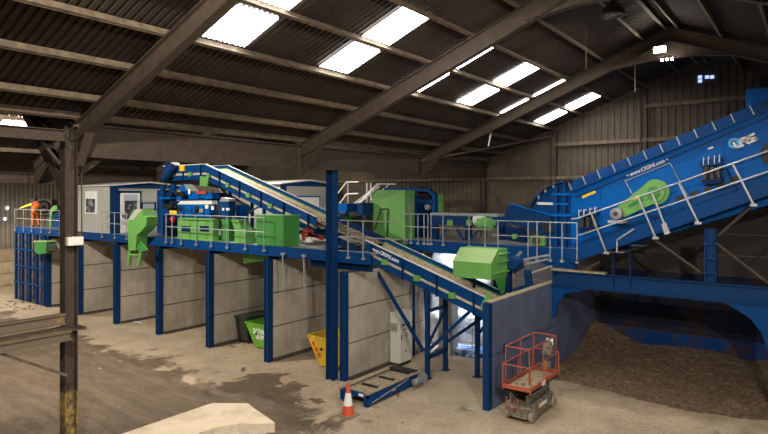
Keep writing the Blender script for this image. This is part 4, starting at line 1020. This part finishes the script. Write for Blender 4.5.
MB().box((fx1, 15.0, .18), (fx1+.012, 15.16, .26)).build('yellow_sticker', 'yellow', t)
MB().box((fx0+.75, fy0-.012, .31), (fx0+.93, fy0, .39)).build('white_sticker', 'white', t)
MB().tube((fx1+.03, 13.9, .12), (fx1+.03, 15.9, .36), .015, 8).build('rod', 'galv', t)
pts_ = [Vector((fx1+.05+.14*math.sin(a*PI/8), 14.9+.3*a/8, .02+.16*abs(math.cos(a*PI/8)))) for a in range(9)]
MB().path(pts_, .012, 6).build('cable', 'black', t)
# traffic cone
t = thing('traffic_cone', 'orange and white traffic cone in front of the blue feeder frame', 'cone', (-10.95, 12.95, 0))
c = Vector((-10.95, 12.95, 0))
MB().box(c+Vector((-.24, -.24, 0)), c+Vector((.24, .24, .05))).build('cone_base', 'cone_base', t, .015)
MB().lathe(c, [(.18, .05), (.135, .32)], 24).build('lower_cone', 'cone', t, smooth=False)
o = MB().lathe(c, [(.137, .32), (.075, .68)], 24).build('reflective_sleeve', 'white', t); o['label'] = 'white reflective sleeve'
MB().lathe(c, [(.075, .68), (.035, .96), (.03, .97)], 24).build('cone_tip', 'cone', t)

# ---------------------------------------------------------------- scissor lift
t = thing('scissor_lift', 'small scissor lift with orange-red cage by the push wall', 'scissor lift', (-6.85, 16.3, 0))
lx0, lx1, ly0, ly1 = -7.25, -6.42, 15.45, 17.45
MB().box((lx0+.08, ly0+.05, .12), (lx1-.08, ly1-.05, .42)).build('chassis', 'lift_grey', t, .015)
MB().box((lx1-.08, ly0+.25, .1), (lx1-.02, ly1-.25, .5)).build('side_cover', 'lift_grey', t, .01)
MB().box((lx1-.02, ly0+.7, .3), (lx1-.012, ly0+1.2, .4)).build('sticker', 'white', t)
MB().box((lx1-.02, ly0+.6, .28), (lx1-.013, ly0+.68, .4)).build('sticker', 'yellow', t)
for x in (lx0+.02, lx1-.1):
    for y in (ly0+.17, ly1-.22):
        w = MB().lathe((x, y, .17), [(.12, 0), (.165, .02), (.165, .1), (.12, .12)], 20, 'X').build('wheel', 'tyre', t)
        MB().lathe((x-.005, y, .17), [(.06, 0), (.06, .14)], 12, 'X').build('hub', 'lift_grey', w)
for k in range(4):
    z0 = .44+k*.09
    for x in (lx0+.15, lx1-.2):
        MB().beam((x, ly0+.15, z0), (x, ly1-.15, z0+.07), .04, .06).build('scissor_arm', 'lift_grey', t)
MB().box((lx0, ly0-.03, .38), (lx1, ly0+.05, .46)).box((lx0+.1, ly0-.05, .14), (lx1-.1, ly0-.01, .2)).build('end_step', 'lift_grey', t)
MB().path([(lx0+.1, ly0-.02, .66), (lx0+.1, ly0-.08, .36), (lx0+.45, ly0-.08, .36), (lx0+.45, ly0-.02, .66)], .015, 6).build('ladder', 'red_cage', t)
zf = .86
MB().box((lx0, ly0-.05, zf), (lx1, ly1+.15, zf+.04)).build('deck', 'belt', t)
MB().box((lx0, ly0-.05, zf), (lx0+.02, ly1+.15, zf+.16)).box((lx1-.02, ly0-.05, zf), (lx1, ly1+.15, zf+.16)).box((lx0, ly0-.05, zf), (lx1, ly0-.03, zf+.16)).box((lx0, ly1+.13, zf), (lx1, ly1+.15, zf+.16)).build('toe_board', 'red_cage', t)
x0_, x1_, y0_, y1_ = lx0, lx1, ly0-.04, ly1+.14
for z, nm, ins in ((2.08, 'top_rail', .06), (1.58, 'mid_rail', 0)):
    a_ = [(x0_+ins, y0_+ins, z), (x1_-ins, y0_+ins, z), (x1_-ins, y1_-ins, z), (x0_+ins, y1_-ins, z), (x0_+ins, y0_+ins, z)]
    MB().path([Vector(p) for p in a_], .019, 8).build(nm, 'red_cage', t)
for (x, y) in ((x0_, y0_), (x1_, y0_), (x1_, y1_), (x0_, y1_), (x1_, (y0_+y1_)/2), (x0_, (y0_+y1_)/2)):
    MB().tube((x, y, zf), (x, y, 1.58), .022, 8).build('cage_post', 'red_cage', t)
    ix = .06 if x == x0_ else -.06; iy = .06 if y == y0_ else (-.06 if y == y1_ else 0)
    MB().tube((x+ix, y+iy, 1.1), (x+ix, y+iy, 2.08), .017, 8).build('upper_post', 'red_cage', t)
MB().box((lx1-.35, ly1-.28, 1.55), (lx1-.08, ly1-.1, 1.85)).box((lx1-.3, ly1-.25, 1.85), (lx1-.12, ly1-.12, 1.95)).build('control_box', 'lift_grey', t, .01)
MB().box((lx1-.32, ly1-.05, 1.75), (lx1-.1, ly1-.03, 2.0)).build('notice_plate', 'white', t)
MB().box((lx1-.35, ly1-.4, 1.15), (lx1-.12, ly1-.15, 1.35)).build('junction_box', 'lift_grey', t, .01)
MB().box((lx1, ly0+.8, zf+.02), (lx1+.01, ly0+1.05, zf+.15)).build('sticker', 'white', t)
MB().lathe((lx0+.3, ly0+.5, zf+.04), [(.12, 0), (.12, .06), (.09, .08)], 14).build('coiled_cable', 'belt', t)

# ---------------------------------------------------------------- skips and bin
def skip(label, x0, x1, y0, y1, h_, m):
    t = thing('skip', label, 'skip', ((x0+x1)/2, (y0+y1)/2, 0)); s_ = .52; ty = .1
    bb = MB()
    lo_ = [(x0+s_, y0+ty, .05), (x1-s_, y0+ty, .05), (x1-s_, y1-ty, .05), (x0+s_, y1-ty, .05)]; hi_ = [(x0, y0, h_), (x1, y0, h_), (x1, y1, h_), (x0, y1, h_)]
    bb.verts_faces(lo_+hi_, [(0, 1, 2, 3), (0, 1, 5, 4), (1, 2, 6, 5), (2, 3, 7, 6), (3, 0, 4, 7)]); bb.build('hull', m, t)
    MB().box((x0+.35, y0+.1, h_*.5), (x1-.35, y1-.1, h_*.62)).build('contents', 'debris', t)
    rim = MB(); r4 = hi_+[hi_[0]]
    for a_, c_ in zip(r4[:-1], r4[1:]): rim.beam(a_, c_, .06, .06)
    rim.build('rim', m, t)
    for x in (x0+.7, x1-.7): MB().lathe((x, y0-.02, h_*.62), [(.05, 0), (.05, .08)], 10, 'Y').build('lifting_lug', 'black', t)
    return t
s1 = skip('green skip with white lettering in the open bay', -19.48, -17.3, 16.3, 17.7, 1.02, 'skip_green')
ys = lambda z: 16.3+.1*(1-(z-.05)/1.03)-.015
ydd = (0, -.1, 1.03)
text(s1, 'SOWA', (-18.98, ys(.62), .62), (1, 0, 0), ydd, .95, 'white'); text(s1, 'SKIPS', (-18.85, ys(.4), .4), (1, 0, 0), ydd, .6, 'white')
s2 = skip('yellow skip with red marks half hidden by the blue column', -15.5, -13.55, 15.95, 17.4, 1.1, 'skip_yellow')
for k in range(3):
    z = .86-k*.2; xx = -15.28+k*.13; yy = 15.95+.1*(1-(z-.05)/1.05)-.02
    MB().prism([(xx, yy, z), (xx+.1, yy, z-.12), (xx+.17, yy, z-.04), (xx+.07, yy, z+.08)], (0, .012, 0)).build('red_mark', 'red', s2)
t = thing('wheeled_bin', 'black wheeled waste bin with lid beside the green skip', 'bin', (-19.8, 17.1, 0))
bx, by = -19.92, 16.45
b = MB(); lo_ = [(bx-.3, by+.1, .15), (bx+.3, by+.1, .15), (bx+.3, by+1.1, .15), (bx-.3, by+1.1, .15)]; hi_ = [(bx-.38, by, 1.1), (bx+.38, by, 1.1), (bx+.38, by+1.25, 1.1), (bx-.38, by+1.25, 1.1)]
b.verts_faces(lo_+hi_, [(0, 1, 2, 3), (4, 5, 6, 7), (0, 1, 5, 4), (1, 2, 6, 5), (2, 3, 7, 6), (3, 0, 4, 7)]); b.build('body', 'bin', t)
MB().prism([(bx-.41, by-.05, 1.11), (bx+.41, by-.05, 1.11), (bx+.41, by-.05, 1.18), (bx, by-.05, 1.26), (bx-.41, by-.05, 1.18)], (0, 1.35, 0)).build('lid', 'bin', t)
for x in (bx-.28, bx+.22):
    for y in (by+.2, by+.95): MB().lathe((x, y, .09), [(.09, 0), (.09, .05)], 12, 'X').build('wheel', 'rubber', t)
# ---------------------------------------------------------------- concrete blocks at the left, white block foreground
n_ = 0
for k in range(3):
    for j in range(2):
        y_ = 14.6+j*1.7
        o = MB().box((-47.2, y_+.02, .02+k*.85), (-46.2 if False else -45.9, y_+1.66, .02+k*.85+.83)).build('concrete_block', 'lego', None, .03)
        p_ = ['bottom', 'middle', 'top'][k]; tag(o, 'sandy concrete block in the far left stack, %s course %s' % (p_, ['front', 'rear'][j]), 'block')
# foreground wall of blocks with weathered slab top
o = None
t = thing('foreground_wall', 'pale weathered concrete wall top with broken end, in the foreground', 'wall', (-5.1, 2, 0))
W0, W1 = -5.62, -4.46
from mathutils import noise as mn
def ragged(z0, z1, inset, amp, nm, m, seed, ctrl=None):
    ctrl = ctrl or [(W0, -3), (W0, 4.24), (W0+.12, 4.4), (-5.24, 4.47), (-5.0, 4.44), (-4.78, 4.33), (-4.6, 4.2), (W1, 4.02), (W1+.02, 3.7), (W1, 3.0), (W1, 1.0), (W1, -3)]
    P_ = []
    for a_, c_ in zip(ctrl[:-1], ctrl[1:]):
        n = max(1, int(math.hypot(c_[0]-a_[0], c_[1]-a_[1])/.06)) if a_[1] > .9 or c_[1] > 4 else 1
        if a_[0] == W0 and c_[0] == W0: n = 1
        for i in range(n):
            x = a_[0]+(c_[0]-a_[0])*i/n; y = a_[1]+(c_[1]-a_[1])*i/n
            if x > W0+.05: 
                w_ = mn.noise(Vector((x*4, y*4, seed)))*amp+mn.noise(Vector((x*13, y*13, seed)))*amp*.5
                x += w_-(inset if y < 4.3 else inset*.4); y += w_*.6-(inset if y > 3.9 else 0)
            P_.append((x, y))
    P_.append(ctrl[-1])
    b = MB(); b.prism([(x, y, z0) for x, y in P_], (0, 0, z1-z0)); return b.build(nm, m, t)
ragged(3.9, 4.0, .0, .03, 'top_skin', 'weathered', 1, [(W0, 1), (W0, 4.22), (-5.28, 4.46), (-4.92, 4.36), (-4.6, 4.24), (-4.72, 4.12), (-4.9, 4.0), (-5.0, 3.78), (-5.02, 3.4), (-4.95, 2.9), (-4.9, 2.2), (-4.8, 1)])
ragged(3.84, 3.9, .0, .06, 'broken_edge', 'broken', 6, [(W0+.05, 1), (W0+.05, 4.1), (-5.2, 4.36), (-4.85, 4.3), (-4.56, 4.14), (-4.66, 4.0), (-4.78, 3.8), (-4.84, 3.4), (-4.8, 2.6), (-4.7, 1)])
ragged(3.74, 3.84, .03, .06, 'broken_edge', 'broken', 2)
ragged(3.6, 3.74, .0, .06, 'broken_edge', 'broken', 3)
ragged(3.2, 3.6, .08, .07, 'broken_edge', 'broken', 4)
b = MB(); b.box((W0+.03, -3, 0), (W1-.1, 4.2, 3.2)); b.build('lower_wall', 'broken', t)

# ---------------------------------------------------------------- heap of fines
b = MB(); nx, ny = 110, 70; xs0, xs1, ys0, ys1 = -7.78, 5.6, 18.2, 25.73; V = []
from mathutils import noise as mn
for i in range(nx+1):
    row = []
    for j in range(ny+1):
        x = xs0+(xs1-xs0)*i/nx; y = ys0+(ys1-ys0)*j/ny
        front = 19.4+.25*math.sin(x*.7)+max(0, (x+3.5))*.22+.3*mn.noise(Vector((x*.8, 0, 3)))
        hgt = max(0, (y-front))*.11
        hgt = min(hgt, .12+.4*max(0,min(1,(x+2.6)/2))+.12*mn.noise(Vector((x*.5, y*.5, 0))))
        hgt += .28*math.exp(-((x+3.6)**2)/3-((y-25.2)**2)/2.5)*(1 if y > front else 0) - .12*math.exp(-((x+2.0)**2)/.4)*(y > front+1) 
        hgt += .8*math.exp(-((x+7.8)**2)/1.6-((y-25.9)**2)/3.5)*(1 if y > front else 0)
        nz = mn.noise(Vector((x*2.1, y*2.1, 1)))*.06+mn.noise(Vector((x*7, y*7, 2)))*.05+mn.noise(Vector((x*16, y*16, 5)))*.03
        z = hgt+nz*min(1, max(0, (y-front)*1.2)) if y > front else -.03
        row.append(b.bm.verts.new((x, y, max(z, -.03))))
    V.append(row)
for i in range(nx):
    for j in range(ny): b.bm.faces.new((V[i][j], V[i+1][j], V[i+1][j+1], V[i][j+1]))
o = b.build('fines_heap', 'heap', None); tag(o, 'low spread heap of brown screened fines under the blue beam', 'heap', kind='stuff')
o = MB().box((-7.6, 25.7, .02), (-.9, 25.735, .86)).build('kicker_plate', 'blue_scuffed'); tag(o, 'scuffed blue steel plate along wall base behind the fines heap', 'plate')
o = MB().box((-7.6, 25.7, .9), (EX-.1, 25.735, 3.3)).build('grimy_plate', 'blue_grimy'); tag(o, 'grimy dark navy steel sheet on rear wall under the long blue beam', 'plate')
# litter on the floor
scrap(1, -27.2, -27.1, 15.9, 16.0, lambda x: .0, 'white crumpled litter by the bay wall foot, near the brown column', None, ['bag_white'], .25, .3)
scrap(40, -24, -9, 10.5, 15, lambda x: 0., 'small scrap of litter on the concrete floor', 'litter on the floor', ['debris', 'bag_white', 'belt', 'heap'], .02, .05)
scrap(30, -39.5, -35, 13.9, 15.0, lambda x: 0., 'spilled lump of waste at the foot of ribbed bay end', 'spilled lumps by the ribbed bay end', ['debris', 'belt', 'heap'], .06, .16)
scrap(24, -23, -19.6, 15.6, 17.6, lambda x: 0., 'dark scrap of waste on the bay floor, left of the bin', 'scraps on the bay floor', ['debris', 'heap'], .05, .12)

# ---------------------------------------------------------------- person
def person():
    base = atY(35.5, 229.4, 16.0); base.z = ZP
    t = thing('person', 'person in orange hi-vis trousers and vest leaning on the far left handrail, back turned', 'person', base)
    J = {'pel': (0, 0, .95), 'wa': (0, -.02, 1.12), 'ch': (0, -.1, 1.34), 'nk': (0, -.16, 1.5), 'hd': (-.01, -.2, 1.62), 'ht': (-.01, -.2, 1.74),
         'hl': (-.1, 0, .9), 'kl': (-.12, -.04, .5), 'al': (-.12, .03, .1), 'tl': (-.12, -.12, .05),
         'hr': (.1, 0, .9), 'kr': (.14, -.06, .5), 'ar': (.2, .03, .1), 'tr': (.22, -.12, .05),
         'sl': (-.2, -.12, 1.4), 'el': (-.5, -.28, 1.28), 'wl': (-.78, -.42, 1.16), 'gl': (-.86, -.45, 1.13),
         'sr': (.2, -.1, 1.4), 'er': (.27, -.2, 1.15), 'wr': (.2, -.42, 1.1), 'gr': (.19, -.5, 1.09)}
    J = {k: (v[0], -v[1], v[2]) for k, v in J.items()}
    R = dict(pel=.19, wa=.175, ch=.2, nk=.065, hd=.1, ht=.075, hl=.13, kl=.1, al=.08, tl=.06, hr=.13, kr=.1, ar=.08, tr=.06, sl=.085, el=.06, wl=.045, gl=.04, sr=.085, er=.06, wr=.045, gr=.04)
    E_ = [('pel', 'wa'), ('wa', 'ch'), ('ch', 'nk'), ('nk', 'hd'), ('hd', 'ht'), ('pel', 'hl'), ('hl', 'kl'), ('kl', 'al'), ('al', 'tl'), ('pel', 'hr'), ('hr', 'kr'), ('kr', 'ar'), ('ar', 'tr'), ('ch', 'sl'), ('sl', 'el'), ('el', 'wl'), ('wl', 'gl'), ('ch', 'sr'), ('sr', 'er'), ('er', 'wr'), ('wr', 'gr')]
    ks = list(J); me = bpy.data.meshes.new('body'); me.from_pydata([J[k] for k in ks], [(ks.index(a), ks.index(b)) for a, b in E_], [])
    o = bpy.data.objects.new('body', me); C.objects.link(o)
    md = o.modifiers.new('s', 'SKIN'); me.skin_vertices or None
    lay = me.skin_vertices[0].data
    for i, k in enumerate(ks): lay[i].radius = (R[k], R[k]*.85 if k in ('wa', 'ch', 'pel') else R[k]); lay[i].use_root = (k == 'pel')
    sd = o.modifiers.new('u', 'SUBSURF'); sd.levels = 2; sd.render_levels = 2
    dg = bpy.context.evaluated_depsgraph_get(); m2 = bpy.data.meshes.new_from_object(o.evaluated_get(dg)); bpy.data.objects.remove(o)
    m2.name = 'body'; m2.materials.clear()
    for nm in ('orange', 'skin', 'hivis', 'black', 'hair'): m2.materials.append(M[nm])
    for p in m2.polygons:
        c = p.center; p.use_smooth = True; k = 0
        if c.z > 1.53: k = 1
        elif c.x < -.22 and c.z > 1.0: k = 2 if c.x > -.8 else 1
        elif c.x > .16 and c.y > .14 and c.z > 1.0: k = 3 if c.y < .4 else 1
        elif c.z < .12: k = 3
        elif c.x < -.14 and c.z > 1.25: k = 3
        p.material_index = k
    ob = bpy.data.objects.new('body', m2); C.objects.link(ob); ob.parent = t
    h = Vector(base)
    b = MB(); bmesh.ops.create_uvsphere(b.bm, u_segments=16, v_segments=10, radius=.125, matrix=Matrix.Translation(h+Vector((-.01, .17, 1.7)))); b.build('hair', 'hair', t, smooth=True)
    for z in (1.0, .42):
        b = MB(); 
        if z == 1.0: b.lathe(h+Vector((0, 0, z)), [(.165, 0), (.165, .05)], 16)
        else:
            for sx_ in (-.12, .15): b.lathe(h+Vector((sx_, .05, z)), [(.085, 0), (.085, .05)], 12)
        b.build('reflective_band', 'galv', t)
    for side, g in ((-1, J['gl']), (1, J['gr'])):
        g = Vector(g)+h
        b = MB()
        for f in range(4): b.tube(g+Vector((-.02+f*.016, .01, .03)), g+Vector((-.03+f*.016, .07+(.01 if f in (1, 2) else 0), -.02)), .009, 6)
        b.tube(g+Vector((.03*side, .0, .0)), g+Vector((.04*side, .05, -.03)), .01, 6)
        b.build('fingers', 'skin', t)
    t.rotation_euler = (0, 0, math.radians(67))
person()

# ---------------------------------------------------------------- camera, world, lights
cam = bpy.data.cameras.new('camera'); co = bpy.data.objects.new('camera', cam); C.objects.link(co)
co.location = (0, 0, H); yaw = math.atan2(S_, C_)
co.rotation_euler = (PI/2, 0, yaw)
cam.sensor_width = 36; cam.lens = F/768*36; cam.shift_y = -22/768; cam.clip_start = .1; cam.clip_end = 300
bpy.context.scene.camera = co
w = bpy.data.worlds.new('world'); bpy.context.scene.world = w; w.use_nodes = True
w.node_tree.nodes['Background'].inputs[0].default_value = (1, .94, .86, 1); w.node_tree.nodes['Background'].inputs[1].default_value = .11
def spot(loc, tgt, power, size=1.9, blend=.6, col=(1, .905, .775), rad=.14):
    l = bpy.data.lights.new('lamp', 'SPOT'); l.energy = power; l.spot_size = size; l.spot_blend = blend; l.color = col; l.shadow_soft_size = rad
    o = bpy.data.objects.new('lamp', l); C.objects.link(o); o.location = loc
    o.rotation_euler = (Vector(tgt)-Vector(loc)).to_track_quat('-Z', 'Y').to_euler(); return o
spot((1.5, 11.0, 10.0), (-15, 16, 1), 7200)
spot((-3.8, 1.0, 10.6), (-16, 15, 0), 3900)
spot((2.5, 3.0, 9.0), (-9, 15, 1), 3800)
spot((1.5, 12.5, 9.6), (-3, 21.5, 6), 800, 1.5)
spot((-22.9, 6, 10.6), (-27, 14, 0), 5500, 2.4)
spot((-40, 10, 7.3), (-40, 14, 0), 3500, 2.6)
spot((-22.9, 19, 10.8), (-22.5, 19, 4), 2200, 2.2)
spot((-17.5, 22.3, 7.6), (-22.9, 23.8, 6.0), 420, 1.6)  # unseen spot added to brighten the white cabin behind the conveyor
spot((-11.6, 21.5, 3.6), (-12.6, 24.0, 1.2), 800, 2.6, col=(.9, .95, 1))  # unseen cool spot added beneath the rear platform to brighten the bags
spot((-4.0, 19.7, 10.95), (-5.5, 17, 3), 500, 2.9)
vs = bpy.context.scene.view_settings; vs.view_transform = 'Standard'; vs.look = 'None'; vs.gamma = 1; vs.exposure = .22; vs.use_curve_mapping = False
